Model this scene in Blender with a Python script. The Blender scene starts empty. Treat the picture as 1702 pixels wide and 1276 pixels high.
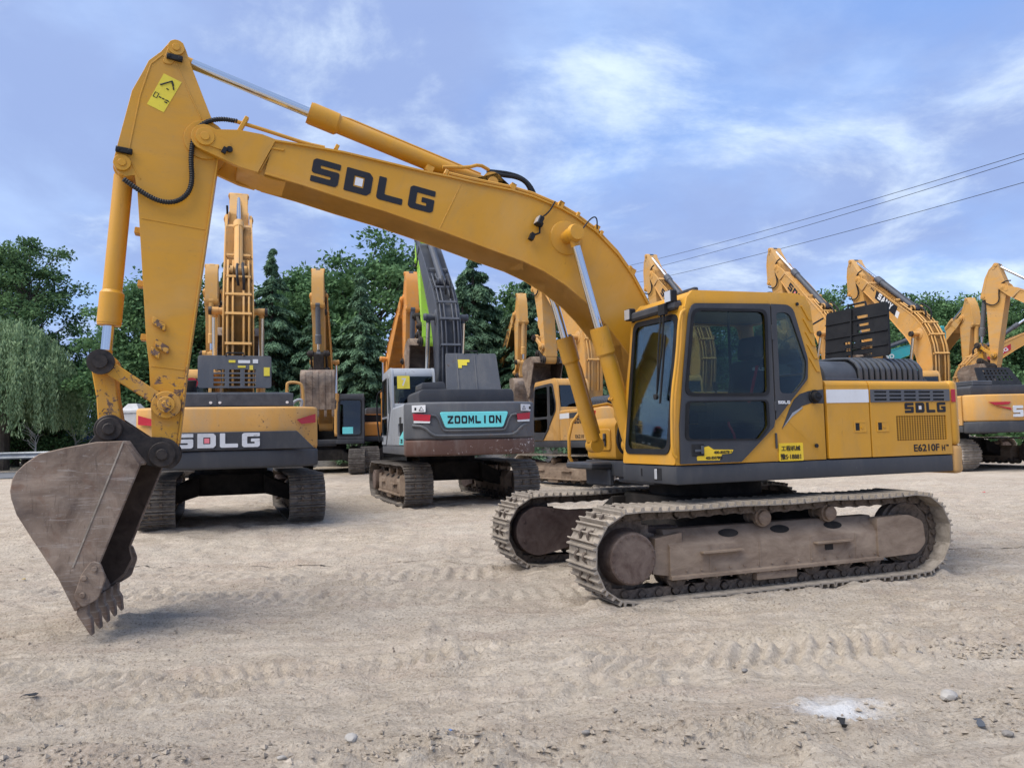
import bpy, bmesh, math, random
import numpy as np
from mathutils import Matrix, Vector, geometry
R = math.radians
random.seed(7)
SC = bpy.context.scene
COL = SC.collection

# ------------------------------------------------------------------ camera
cam = bpy.data.cameras.new('camera'); cam.sensor_width = 36; cam.lens = 27.14; cam.clip_end = 3000; cam.clip_start = .05
camo = bpy.data.objects.new('camera', cam); COL.objects.link(camo); SC.camera = camo
camo.matrix_world = Matrix.Translation((0, 0, 1.634)) @ Matrix.Rotation(R(90 + 3.981), 4, 'X') @ Matrix.Rotation(R(-1.316), 4, 'Z')
SC.render.resolution_x = 1024; SC.render.resolution_y = 767

# ------------------------------------------------------------------ world, sun, exposure
SUN_EL, SUN_AZ = 57, 240       # azimuth clockwise from +Y: the sun stands behind and left of the camera
W = bpy.data.worlds.new('World'); SC.world = W; W.use_nodes = True
wn = W.node_tree.nodes; wl = W.node_tree.links; wn.clear()
def wnode(t, **k):
    n = wn.new(t)
    for a, b in k.items(): setattr(n, a, b)
    return n
def wmath(op, a, b=None, clamp=False):
    n = wnode('ShaderNodeMath', operation=op, use_clamp=clamp)
    for i, x in enumerate((a, b)):
        if x is None: continue
        if isinstance(x, (int, float)): n.inputs[i].default_value = x
        else: wl.new(x, n.inputs[i])
    return n.outputs[0]
sky = wnode('ShaderNodeTexSky', sky_type='NISHITA', sun_disc=False)
sky.sun_elevation = R(SUN_EL); sky.sun_rotation = R(SUN_AZ); sky.air_density = 1.0; sky.dust_density = 1.2; sky.ozone_density = 2.0
tc = wnode('ShaderNodeTexCoord'); sx = wnode('ShaderNodeSeparateXYZ'); wl.new(tc.outputs['Generated'], sx.inputs[0])
zz = wmath('ADD', wmath('MAXIMUM', sx.outputs[2], .0), .30)
cx = wnode('ShaderNodeCombineXYZ'); wl.new(wmath('DIVIDE', sx.outputs[0], zz), cx.inputs[0]); wl.new(wmath('DIVIDE', sx.outputs[1], zz), cx.inputs[1])
def wnoise(scale, detail, rough, dist, off=(0, 0, 0), sc=(1, 1, 1)):
    m = wnode('ShaderNodeMapping'); m.inputs['Location'].default_value = off; m.inputs['Scale'].default_value = sc
    wl.new(cx.outputs[0], m.inputs[0])
    n = wnode('ShaderNodeTexNoise'); n.inputs['Scale'].default_value = scale; n.inputs['Detail'].default_value = detail
    n.inputs['Roughness'].default_value = rough; n.inputs['Distortion'].default_value = dist
    wl.new(m.outputs[0], n.inputs['Vector']); return n.outputs[0]
def wramp(src, stops):
    r = wnode('ShaderNodeValToRGB'); wl.new(src, r.inputs[0]); e = r.color_ramp.elements
    while len(e) < len(stops): e.new(.5)
    for i, (p, v) in enumerate(stops): e[i].position = p; e[i].color = (v, v, v, 1)
    r.color_ramp.interpolation = 'EASE'
    return r.outputs[0]
def wmix(f, a, b):
    m = wnode('ShaderNodeMix', data_type='RGBA')
    if isinstance(f, (int, float)): m.inputs[0].default_value = f
    else: wl.new(f, m.inputs[0])
    for i, x in ((6, a), (7, b)):
        if isinstance(x, tuple): m.inputs[i].default_value = (*x, 1)
        else: wl.new(x, m.inputs[i])
    return m.outputs[2]
veil = wramp(wnoise(1.5, 9, .60, .3, (3.1, 1.7, 0)), [(.36, 0), (.64, 1)])          # broad grey-blue cloud sheets
wisp = wramp(wnoise(2.0, 10, .62, .25, (2.9, 5.0, 2), (1, 1.2, 1)), [(.48, 0), (.72, 1)])      # bright broken streaks
dark = wramp(wnoise(1.2, 8, .55, .3, (7.5, 2.2, 4)), [(.35, 0), (.58, 1)])
c0 = wmix(.62, sky.outputs[0], (1.3, 2.2, 4.7))
c1 = wmix(veil, c0, (2.4, 3.25, 5.0))
c1 = wmix(wmath('MULTIPLY', dark, .9), c1, (1.6, 2.15, 3.75))
c2 = wmix(wmath('MULTIPLY', wisp, .62), c1, (5.0, 5.7, 6.0))
bg = wnode('ShaderNodeBackground'); wl.new(c2, bg.inputs[0]); bg.inputs[1].default_value = .1
wo = wnode('ShaderNodeOutputWorld'); wl.new(bg.outputs[0], wo.inputs[0])
sl = bpy.data.lights.new('sun', 'SUN'); sl.energy = 2.3; sl.angle = R(58); sl.color = (1, .94, .84)
so = bpy.data.objects.new('sun', sl); COL.objects.link(so)
az = R(SUN_AZ); el = R(SUN_EL)
so.rotation_euler = (-Vector((math.sin(az) * math.cos(el), math.cos(az) * math.cos(el), math.sin(el)))).to_track_quat('-Z', 'Y').to_euler()
so.location = (0, 0, 30)
SC.view_settings.view_transform = 'Standard'; SC.view_settings.look = 'None'; SC.view_settings.gamma = 1
SC.view_settings.exposure = 1.12; SC.view_settings.use_curve_mapping = False

# ------------------------------------------------------------------ helpers
def tag(o, label=None, cat=None, group=None, kind=None):
    if label: o['label'] = label
    if cat: o['category'] = cat
    if group: o['group'] = group
    if kind: o['kind'] = kind
    return o
def link(name, data, parent=None, loc=None, rot=None, mat4=None):
    o = bpy.data.objects.new(name, data); COL.objects.link(o); o.parent = parent
    if mat4 is not None: o.matrix_local = mat4
    else:
        if loc is not None: o.location = loc
        if rot is not None: o.rotation_euler = rot
    return o
def fillet(pts, r, n=4):
    out = []; N = len(pts)
    for i in range(N):
        p0, p, p1 = (Vector(pts[(i + k) % N][:2]) for k in (-1, 0, 1))
        rr = r[i] if isinstance(r, (list, tuple)) else r
        a = p0 - p; b = p1 - p
        d = min(rr, a.length * .45, b.length * .45)
        if d < 1e-4: out.append(tuple(p)); continue
        a = p + a.normalized() * d; b = p + b.normalized() * d
        for k in range(n + 1):
            t = k / n; q = a * (1 - t) ** 2 + p * 2 * t * (1 - t) + b * t * t; out.append((q.x, q.y))
    return out
def circ(cx, cy, r, n=20, a0=0, a1=360):
    full = abs(a1 - a0) >= 360
    m = n if full else n + 1
    return [(cx + r * math.cos(R(a0 + (a1 - a0) * i / n)), cy + r * math.sin(R(a0 + (a1 - a0) * i / n))) for i in range(m)]
class MB:
    def __init__(s): s.v = []; s.f = []
    def add(s, v, f):
        b = len(s.v); s.v += [tuple(p) for p in v]; s.f += [tuple(i + b for i in q) for q in f]; return s
    def box(s, x0, x1, y0, y1, z0, z1, m=None):
        v = [Vector((x, y, z)) for x in (x0, x1) for y in (y0, y1) for z in (z0, z1)]
        if m is not None: v = [m @ p for p in v]
        return s.add(v, [(0, 1, 3, 2), (4, 6, 7, 5), (0, 4, 5, 1), (2, 3, 7, 6), (0, 2, 6, 4), (1, 5, 7, 3)])
    @staticmethod
    def _p(p, a, axis):
        return (p[0], a, p[1]) if axis == 'y' else (a, p[0], p[1]) if axis == 'x' else (p[0], p[1], a)
    def prism(s, pts, a0, a1, axis='y', holes=()):
        loops = [list(pts)] + [list(h) for h in holes]; n = sum(map(len, loops))
        flat = [p for l in loops for p in l]
        v = [s._p(p, a0, axis) for p in flat] + [s._p(p, a1, axis) for p in flat]
        if holes:
            tr = geometry.tessellate_polygon([[Vector((p[0], p[1], 0)) for p in l] for l in loops])
            f = [tuple(t) for t in tr] + [tuple(i + n for i in reversed(t)) for t in tr]
        else: f = [tuple(range(n)), tuple(range(2 * n - 1, n - 1, -1))]
        b = 0
        for l in loops:
            k = len(l)
            for i in range(k):
                j = (i + 1) % k; f.append((b + i, b + j, n + b + j, n + b + i))
            b += k
        return s.add(v, f)
    def cyl(s, p, q, r, r2=None, n=18, cap=True):
        p = Vector(p); q = Vector(q); d = (q - p).normalized(); r2 = r if r2 is None else r2
        u = d.orthogonal().normalized(); w = d.cross(u); v = []
        for c, rr in ((p, r), (q, r2)):
            for i in range(n):
                a = 2 * math.pi * i / n; v.append(c + (u * math.cos(a) + w * math.sin(a)) * rr)
        f = [(i, (i + 1) % n, n + (i + 1) % n, n + i) for i in range(n)]
        if cap: f += [tuple(range(n - 1, -1, -1)), tuple(range(n, 2 * n))]
        return s.add(v, f)
    def tube(s, pts, r, n=8, smooth=0):
        P = [Vector(p) for p in pts]
        for _ in range(smooth):
            Q = [P[0]]
            for a, b in zip(P, P[1:]): Q += [a * .75 + b * .25, a * .25 + b * .75]
            P = Q + [P[-1]]
        v = []; f = []; u = None
        for i, p in enumerate(P):
            d = (P[min(i + 1, len(P) - 1)] - P[max(i - 1, 0)]).normalized()
            u = d.orthogonal().normalized() if u is None else (u - d * u.dot(d)).normalized()
            w = d.cross(u); rr = r[i] if isinstance(r, (list, tuple)) else r
            for k in range(n):
                a = 2 * math.pi * k / n; v.append(p + (u * math.cos(a) + w * math.sin(a)) * rr)
        for i in range(len(P) - 1):
            for k in range(n): f.append((i * n + k, i * n + (k + 1) % n, (i + 1) * n + (k + 1) % n, (i + 1) * n + k))
        f += [tuple(range(n - 1, -1, -1)), tuple(range((len(P) - 1) * n, len(P) * n))]
        return s.add(v, f)
    def ribbon(s, pts, w0, w1, t):
        """strip following a polyline in the xz plane, from y=w0 to y=w1, thickness t along its normal"""
        P = [Vector((p[0], 0, p[1])) for p in pts]; v = []; f = []
        for i, p in enumerate(P):
            d = (P[min(i + 1, len(P) - 1)] - P[max(i - 1, 0)]).normalized(); nn = Vector((-d.z, 0, d.x))
            for (yy, k) in ((w0, 0), (w1, 0), (w1, 1), (w0, 1)):
                q = p + nn * t * k; v.append((q.x, yy, q.z))
        for i in range(len(P) - 1):
            for k in range(4): f.append((i * 4 + k, i * 4 + (k + 1) % 4, (i + 1) * 4 + (k + 1) % 4, (i + 1) * 4 + k))
        f += [(3, 2, 1, 0), tuple(range((len(P) - 1) * 4, len(P) * 4))]
        return s.add(v, f)
    def map(s, fn): s.v = [tuple(fn(Vector(p))) for p in s.v]; return s
    def mesh(s, name, mat, bev=0, seg=1, ang=32):
        me = bpy.data.meshes.new(name); bm = bmesh.new()
        vs = [bm.verts.new(p) for p in s.v]
        for q in s.f:
            try: bm.faces.new([vs[i] for i in q])
            except ValueError: pass
        bmesh.ops.recalc_face_normals(bm, faces=bm.faces)
        if bev:
            es = [e for e in bm.edges if len(e.link_faces) == 2 and e.calc_face_angle(0) > R(ang)]
            if es: bmesh.ops.bevel(bm, geom=es, offset=bev, segments=seg, affect='EDGES', profile=.5, clamp_overlap=True)
        bm.to_mesh(me); bm.free()
        if mat: me.materials.append(mat)
        me.shade_smooth(); me.set_sharp_from_angle(angle=R(34))
        return me
    def parts(s, name, mat, parent=None, bev=0, seg=1):
        """one object for each separate piece"""
        n = len(s.v); g = list(range(n))
        def fd(i):
            while g[i] != i: g[i] = g[g[i]]; i = g[i]
            return i
        for q in s.f:
            for i in q[1:]: g[fd(i)] = fd(q[0])
        comp = {}
        for i in range(n): comp.setdefault(fd(i), []).append(i)
        C = [[c, [min(s.v[i][k] for i in c) for k in range(3)], [max(s.v[i][k] for i in c) for k in range(3)]] for c in comp.values()]
        go = True
        while go:
            go = False
            for a in range(len(C)):
                for b in range(a + 1, len(C)):
                    if all(C[a][1][k] <= C[b][2][k] + .001 and C[b][1][k] <= C[a][2][k] + .001 for k in range(3)):
                        C[a] = [C[a][0] + C[b][0], [min(C[a][1][k], C[b][1][k]) for k in range(3)], [max(C[a][2][k], C[b][2][k]) for k in range(3)]]; C.pop(b); go = True; break
                if go: break
        for c, *_ in C:
            m = {v: i for i, v in enumerate(c)}; t = MB(); t.v = [s.v[i] for i in c]; t.f = [tuple(m[i] for i in q) for q in s.f if q[0] in m]; t.obj(name, mat, parent, bev, seg)
    def obj(s, name, mat, parent=None, bev=0, seg=1, **k): return link(name, s.mesh(name, mat, bev, seg), parent, **k)
def empty(name, loc=(0, 0, 0), rz=0, scale=1):
    o = bpy.data.objects.new(name, None); COL.objects.link(o); o.location = loc; o.rotation_euler = (0, 0, rz)
    o.scale = (scale,) * 3; o.empty_display_size = .3
    return o

# ------------------------------------------------------------------ materials
class NT:
    def __init__(s, name):
        s.m = bpy.data.materials.new(name); s.m.use_nodes = True; s.t = s.m.node_tree; s.b = s.t.nodes['Principled BSDF']
        s.tc = s.t.nodes.new('ShaderNodeTexCoord')
    def n(s, t, **k):
        x = s.t.nodes.new(t)
        for a, b in k.items(): setattr(x, a, b)
        return x
    def put(s, sock, val):
        if isinstance(val, (int, float)): sock.default_value = val
        elif isinstance(val, tuple): sock.default_value = (*val, 1) if len(val) == 3 and len(sock.default_value) == 4 else val
        else: s.t.links.new(val, sock)
    def noise(s, scale, detail=5, rough=.6, dist=0, sc=None, co='Object'):
        src = s.tc.outputs[co]
        if sc:
            m = s.n('ShaderNodeMapping'); m.inputs['Scale'].default_value = sc; s.t.links.new(src, m.inputs[0]); src = m.outputs[0]
        x = s.n('ShaderNodeTexNoise'); s.t.links.new(src, x.inputs['Vector'])
        for k, v in (('Scale', scale), ('Detail', detail), ('Roughness', rough), ('Distortion', dist)): x.inputs[k].default_value = v
        return x.outputs[0]
    def ramp(s, src, a, b, lo=0., hi=1.):
        x = s.n('ShaderNodeMapRange'); s.put(x.inputs[0], src)
        for i, v in enumerate((a, b, lo, hi)): x.inputs[i + 1].default_value = v
        return x.outputs[0]
    def mix(s, f, a, b):
        x = s.n('ShaderNodeMix', data_type='RGBA'); s.put(x.inputs[0], f); s.put(x.inputs[6], a); s.put(x.inputs[7], b); return x.outputs[2]
    def math(s, op, a, b=0.):
        x = s.n('ShaderNodeMath', operation=op); s.put(x.inputs[0], a); s.put(x.inputs[1], b); return x.outputs[0]
    def bump(s, h, strength=.3, dist=.01):
        x = s.n('ShaderNodeBump'); x.inputs['Strength'].default_value = strength; x.inputs['Distance'].default_value = dist
        s.put(x.inputs['Height'], h); s.t.links.new(x.outputs[0], s.b.inputs['Normal'])
    def done(s, col, rough=.5, metal=0., spec=None):
        s.put(s.b.inputs['Base Color'], col); s.put(s.b.inputs['Roughness'], rough); s.put(s.b.inputs['Metallic'], metal)
        if spec is not None: s.b.inputs['Specular IOR Level'].default_value = spec
        return s.m
def paint(name, col, rough=.42, chips=.0, dirt=.3, dirtcol=(.30, .25, .20), chipcol=(.075, .045, .032), spec=.4):
    t = NT(name)
    v = t.noise(1.7, 5, .6); c = t.mix(t.ramp(v, .3, .7, 0, 1), col, tuple(min(1, x * 1.10) for x in col))
    s = t.noise(3.2, 9, .68, .4, (1, 1, .35)); c = t.mix(t.ramp(s, .46, .78, 0, dirt), c, dirtcol)
    sp = t.noise(38, 3, .5); c = t.mix(t.ramp(sp, .66, .74, 0, .35 * min(1, dirt * 2)), c, dirtcol)
    r = t.ramp(s, .35, .75, rough, min(1, rough + .3))
    if chips:
        n1 = t.noise(15, 9, .68, .8); n2 = t.noise(1.6, 4, .6)
        k = t.math('ADD', n1, t.math('MULTIPLY', n2, .55)); th = .98 - chips * .2
        k = t.ramp(k, th, th + .03); rust = t.mix(t.ramp(t.noise(25, 4), .4, .6), chipcol, tuple(x * 2.3 for x in chipcol))
        c = t.mix(k, c, rust)
    k1 = t.noise(2.6, 8, .7, 2.5, (7, 7, 1.2)); c = t.mix(t.ramp(k1, .62, .72, 0, .5 * min(1, dirt * 2)), c, tuple(x * .45 for x in col))     # thin run marks
    k2 = t.noise(1.1, 4, .6, .8); c = t.mix(t.ramp(k2, .5, .75, 0, .22), c, tuple(.5 * x + .5 * y for x, y in zip(col, (.62, .5, .33))) if col[0] > .4 else col)   # sun-faded areas
    t.bump(t.noise(16, 4, .6), .06, .01)
    return t.done(c, r, 0., spec)
def dusty(name, col, col2, rough=.85, metal=0., scale=6., rnd=0., bump=.35, streak=None):
    t = NT(name)
    n = t.noise(scale, 9, .66, .5, streak); c = t.mix(t.ramp(n, .33, .68), col, col2)
    n2 = t.noise(scale * .3, 4, .6); c = t.mix(t.ramp(n2, .35, .7, 0, .5), c, tuple(x * .6 for x in col))
    if rnd:
        oi = t.n('ShaderNodeObjectInfo'); c = t.mix(t.math('MULTIPLY', oi.outputs['Random'], rnd), c, tuple(x * .45 for x in col2))
    t.bump(t.noise(scale * 5, 6, .65), bump, .008)
    return t.done(c, rough, metal, .25)
def bucketsteel(name):
    t = NT(name)
    n = t.noise(2.2, 9, .66, .8); c = t.mix(t.ramp(n, .35, .66), (.115, .080, .060), (.33, .255, .195))
    c = t.mix(t.ramp(t.noise(1.1, 5, .6, 1.2), .46, .66, 0, .7), c, (.105, .092, .088))              # bare blue-black wear
    c = t.mix(t.ramp(t.noise(5, 8, .7, .6), .54, .74, 0, .7), c, (.17, .088, .055))                  # rust bloom
    c = t.mix(t.ramp(t.noise(3, 8, .7, 1.2, (1.2, 1, 11)), .55, .66, 0, .6), c, (.38, .34, .30))
    c = t.mix(t.ramp(t.noise(3.4, 8, .7, 1., (12, 1, 1.5)), .57, .66, 0, .55), c, (.075, .055, .045))       # scrapes
    c = t.mix(t.ramp(t.noise(60, 3, .5), .68, .74, 0, .5), c, (.38, .34, .30))
    t.bump(t.noise(22, 6, .65), .35, .008)
    return t.done(c, .7, .1, .3)
YEL = (.55, .268, .020)
M = {}
M['yellow'] = paint('yellow_paint', YEL, .34, 0, .5, (.36, .225, .085))
M['yellow_chip'] = paint('chipped_yellow_paint', YEL, .5, .85, .5)
M['yellow_far'] = paint('dusty_yellow_paint', (.53, .28, .072), .55, .12, .85, (.40, .29, .175))
M['orange'] = paint('orange_paint', (.58, .24, .04), .5, .25, .5)
M['grey_dark'] = paint('charcoal_paint', (.038, .041, .048), .5, 0, .3, (.16, .15, .14))
M['grey_mid'] = paint('mid_grey_paint', (.085, .09, .10), .5, .2, .4, (.25, .24, .22))
M['grey_light'] = paint('pale_grey_paint', (.30, .32, .345), .5, .15, .4, (.3, .28, .25))
M['grey_boom'] = paint('slate_grey_paint', (.052, .058, .072), .45, 0, .35, (.2, .2, .2))
M['lime'] = paint('lime_paint', (.30, .56, .04), .5, .35, .4)
M['teal'] = paint('teal_paint', (.035, .33, .36), .5, .2, .4)
M['redorange'] = paint('red_orange_paint', (.62, .10, .025), .5, .1, .3)
M['rust_band'] = paint('rubbed_brown_paint', (.095, .05, .038), .7, .35, .9, (.18, .145, .13), (.30, .27, .25))
M['black'] = dusty('black_plastic', (.010, .0105, .012), (.024, .024, .025), .55, 0, 5, 0, .1)
M['hoodgrey'] = dusty('hood_grey_plastic', (.055, .062, .075), (.10, .11, .125), .5, 0, 4, 0, .1)
M['rubber'] = dusty('rubber_hose', (.014, .015, .017), (.03, .03, .03), .5, 0, 8, 0, .15)
M['shoe'] = dusty('dusty_track_steel', (.23, .195, .155), (.50, .435, .36), .8, .0, 9, .30, .5)
M['shoe_dark'] = dusty('grimy_track_steel', (.09, .08, .07), (.30, .265, .23), .75, .15, 9, .4, .5)
M['link'] = dusty('track_chain_steel', (.07, .055, .045), (.25, .20, .16), .75, .2, 14, .3, .5)
M['trackframe'] = dusty('dusty_brown_frame_paint', (.20, .142, .102), (.37, .285, .21), .85, 0, 3.2, 0, .4, (1, 1, 2.2))
M['guard'] = dusty('dark_brown_guard_paint', (.055, .034, .03), (.15, .115, .10), .75, 0, 5, 0, .4)
M['drum'] = dusty('brown_drive_cover', (.095, .062, .05), (.24, .185, .15), .8, 0, 5, 0, .4)
M['under'] = dusty('dark_undercarriage', (.013, .012, .012), (.05, .043, .037), .85, 0, 4, 0, .3)
M['bucket'] = bucketsteel('worn_bucket_steel')
M['bucket_in'] = dusty('bucket_inner_steel', (.04, .028, .022), (.11, .082, .066), .8, .1, 4, 0, .4)
M['darkiron'] = dusty('black_worn_iron', (.022, .02, .02), (.085, .07, .06), .6, .3, 7, 0, .3)
M['pin'] = dusty('greasy_pin_steel', (.05, .04, .035), (.19, .15, .115), .55, .6, 12, 0, .3)
M['brightsteel'] = dusty('polished_shoe_edge', (.30, .31, .33), (.5, .5, .5), .4, .7, 9, 0, .2)
t = NT('chrome_rod'); M['chrome'] = t.done((.62, .64, .66), .13, 1.)
t = NT('concrete'); M['concrete'] = t.done(t.mix(t.ramp(t.noise(3, 7), .35, .7), (.42, .42, .41), (.56, .56, .55)), .9)
def flat(name, col, rough=.6, metal=0., emit=0): return NT(name).done(col, rough, metal)
M['letter_black'] = paint('black_lettering', (.009, .010, .015), .5, 0, .15, (.08, .07, .05))
M['letter_silver'] = paint('silver_lettering', (.56, .58, .61), .45, .25, .5, (.30, .30, .30), (.2, .2, .2))
M['white'] = paint('white_print', (.66, .67, .68), .6, 0, .25, (.45, .43, .4))
M['pink'] = flat('pink_tile', (.75, .20, .24), .5)
M['red'] = flat('red_lens', (.42, .012, .022), .25)
M['cyan'] = paint('cyan_print', (.16, .66, .68), .5, 0, .2)
M['stickyellow'] = paint('yellow_sticker', (.72, .58, .045), .5, 0, .2, (.3, .25, .1))
M['plateyellow'] = paint('yellow_number_plate', (.78, .52, .02), .45, 0, .3, (.3, .2, .05))
M['lensclear'] = flat('lamp_lens', (.55, .56, .58), .15, .3)
M['blue'] = paint('blue_sheet_metal', (.02, .11, .40), .6, 0, .3)
M['galv'] = dusty('galvanised_rail', (.30, .32, .34), (.46, .48, .5), .5, .4, 3, 0, .1)
def glass(name, tint, gl=.02):
    t = NT(name); nt = t.t; nt.nodes.remove(t.b)
    tr = t.n('ShaderNodeBsdfTransparent'); tr.inputs[0].default_value = (*tint, 1)
    g = t.n('ShaderNodeBsdfGlossy'); g.inputs['Roughness'].default_value = .03; g.inputs[0].default_value = (.9, .95, 1, 1)
    fr = t.n('ShaderNodeFresnel'); fr.inputs[0].default_value = 1.45
    f = t.math('MAXIMUM', t.math('MULTIPLY', fr.outputs[0], .42), gl)
    d = t.n('ShaderNodeBsdfDiffuse'); d.inputs[0].default_value = (.33, .31, .28, 1)      # dust film on the pane
    m1 = t.n('ShaderNodeMixShader'); t.put(m1.inputs[0], f); nt.links.new(tr.outputs[0], m1.inputs[1]); nt.links.new(g.outputs[0], m1.inputs[2])
    m2 = t.n('ShaderNodeMixShader'); t.put(m2.inputs[0], t.ramp(t.noise(5, 8, .7), .55, .9, .0, .035))
    nt.links.new(m1.outputs[0], m2.inputs[1]); nt.links.new(d.outputs[0], m2.inputs[2])
    nt.links.new(m2.outputs[0], nt.nodes['Material Output'].inputs[0]); return t.m
M['glass'] = glass('tinted_cab_glass', (.60, .68, .68))
M['glass_dark'] = glass('dark_cab_glass', (.30, .35, .36), .06)

# ------------------------------------------------------------------ lettering
LET = {
 'S': ([(.1, 1), (1, 1), (1, .75), (.29, .75), (.29, .63), (.95, .63), (1, .58), (1, .1), (.9, 0), (0, 0), (0, .25), (.71, .25), (.71, .37), (.06, .37), (0, .43), (0, .9)], []),
 'D': ([(0, 0), (.86, 0), (1, .16), (1, .84), (.86, 1), (0, 1)], [[(.32, .27), (.70, .27), (.70, .73), (.32, .73)]]),
 'L': ([(0, .08), (.08, 0), (1, 0), (1, .27), (.29, .27), (.29, 1), (0, 1)], []),
 'G': ([(.1, 1), (1, 1), (1, .75), (.29, .75), (.29, .25), (.71, .25), (.71, .38), (.5, .38), (.5, .6), (1, .6), (1, .1), (.9, 0), (.1, 0), (0, .1), (0, .9)], []),
}
_o = fillet([(0, 0), (1, 0), (1, 1), (0, 1)], .22); _oh = fillet([(.27, .23), (.73, .23), (.73, .77), (.27, .77)], .12)
LET.update({'Z': ([(0, 1), (1, 1), (1, .79), (.40, .23), (1, .23), (1, 0), (0, 0), (0, .21), (.60, .77), (0, .77)], []), 'O': (_o, [_oh]),
 'M': ([(0, 0), (0, 1), (.25, 1), (.5, .48), (.75, 1), (1, 1), (1, 0), (.77, 0), (.77, .60), (.56, .16), (.44, .16), (.23, .60), (.23, 0)], []), 'I': ([(.36, 0), (.64, 0), (.64, 1), (.36, 1)], []),
 'N': ([(0, 0), (0, 1), (.26, 1), (.74, .40), (.74, 1), (1, 1), (1, 0), (.74, 0), (.26, .60), (.26, 0)], []),
 'A': ([(0, 0), (.35, 1), (.65, 1), (1, 0), (.73, 0), (.66, .2), (.34, .2), (.27, 0)], [[(.41, .42), (.59, .42), (.5, .70)]]), 'Y': ([(0, 1), (.29, 1), (.5, .64), (.71, 1), (1, 1), (.63, .42), (.63, 0), (.37, 0), (.37, .42)], [])})
def place(mb, side, a, b, off):
    """flat lettering drawn in (u right, v up, w out): side 'l' = on the left flank (y+), 'r' = right flank, 'b' = rear"""
    if side == 'l': return mb.map(lambda p: (a - p.x, off + p.z, b + p.y))
    if side == 'r': return mb.map(lambda p: (a + p.x, off - p.z, b + p.y))
    if side == 'f': return mb.map(lambda p: (off + p.z, a + p.x, b + p.y))
    return mb.map(lambda p: (off - p.z, a - p.x, b + p.y))
def logo(parent, side, a, b, off, w, h, mat, tile=None, tilt=0, thick=.004, name='lettering', word='SDLG'):
    mb = MB(); tl = MB(); lw = w / (1 + 1.22 * (len(word) - 1)); c, s = math.cos(tilt), math.sin(tilt)
    for i, ch in enumerate(word):
        o, hs = LET[ch]; f = lambda p: ((i * lw * 1.22 + p[0] * lw) * c - p[1] * h * s, (i * lw * 1.22 + p[0] * lw) * s + p[1] * h * c)
        mb.prism([f(p) for p in (fillet(o, .04, 2) if word == 'SDLG' else o)], 0, thick, 'z', [[f(p) for p in q] for q in hs])
        if ch == 'D' and tile: tl.prism([f(p) for p in [(.37, .33), (.65, .33), (.65, .67), (.37, .67)]], 0, thick, 'z')
    o = place(mb, side, a, b, off).obj(name, mat, parent)
    if tile: place(tl, side, a, b, off).obj('logo_tile', tile, parent)
    return o
def text(parent, body, side, a, b, off, h, mat, width=None, bold=.0, tilt=0, thick=.003, name='lettering'):
    cu = bpy.data.curves.new('tmp', 'FONT'); cu.body = body; cu.size = 1; cu.extrude = .5; cu.offset = bold; cu.resolution_u = 3
    to = bpy.data.objects.new('tmp', cu); COL.objects.link(to)
    me = bpy.data.meshes.new_from_object(to); bpy.data.objects.remove(to)
    V = [v.co.copy() for v in me.vertices]
    if not V: return None
    x0 = min(v.x for v in V); x1 = max(v.x for v in V); y0 = min(v.y for v in V); y1 = max(v.y for v in V)
    k = h / (y1 - y0); kx = k if width is None else width / (x1 - x0); c, s = math.cos(tilt), math.sin(tilt); mb = MB()
    for v in V:
        px = (v.x - x0) * kx; py = (v.y - y0) * k; mb.v.append((px * c - py * s, px * s + py * c, (v.z + .5) * thick))
    mb.f = [tuple(p.vertices) for p in me.polygons]; bpy.data.meshes.remove(me)
    return place(mb, side, a, b, off).obj(name, mat, parent)

# ------------------------------------------------------------------ crawler tracks
TL, TR, TZ = 1.79, .38, .475          # half wheel base, chain radius, axle height
def track_path(n):
    P = []
    m = 400; seg = []
    for i in range(m): seg.append((-TL + 2 * TL * i / m, TZ - TR))                                 # lower run
    for i in range(m // 3): a = -90 + 180 * i / (m // 3); seg.append((TL + TR * math.cos(R(a)), TZ + TR * math.sin(R(a))))
    for i in range(m):
        x = TL - 2 * TL * i / m; sag = .014 * abs(math.sin((x + TL) / (2 * TL) * math.pi * 3)) 
        seg.append((x, TZ + TR - sag))
    for i in range(m // 3): a = 90 + 180 * i / (m // 3); seg.append((-TL + TR * math.cos(R(a)), TZ + TR * math.sin(R(a))))
    d = [0]
    for a, b in zip(seg, seg[1:] + seg[:1]): d.append(d[-1] + math.hypot(b[0] - a[0], b[1] - a[1]))
    T = d[-1]; seg.append(seg[0])
    def at(s):
        s %= T; i = np.searchsorted(d, s, 'right') - 1; t = (s - d[i]) / max(1e-9, d[i + 1] - d[i])
        return Vector((seg[i][0] + (seg[i + 1][0] - seg[i][0]) * t, seg[i][1] + (seg[i + 1][1] - seg[i][1]) * t))
    for k in range(n):
        s = T * k / n; q = T / n * .5; a = at(s - q); b = at(s + q); P.append(((a + b) / 2, math.atan2(b.y - a.y, b.x - a.x)))
    return P
NSH = 50; PATH = track_path(NSH)
CA = {}
def cached(key, fn):
    if key not in CA: CA[key] = fn()
    return CA[key]
def shoe_mb(w):
    # profile (along the run, away from the chain): plate with three grousers, outward is -n here
    p = [(-.106, .043), (-.104, .092), (-.092, .094), (-.082, .056), (-.024, .056), (-.014, .090), (-.002, .090), (.008, .056), (.062, .056), (.072, .090), (.086, .090), (.096, .052), (.104, .050), (.104, .043)]
    mb = MB().prism([(a, -b) for a, b in p], -w / 2, w / 2, 'y')
    for y in (-.09, .09):
        for x in (-.045, .035): mb.box(x - .014, x + .014, y - .017, y + .017, -.068, -.05)
    return mb
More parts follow.
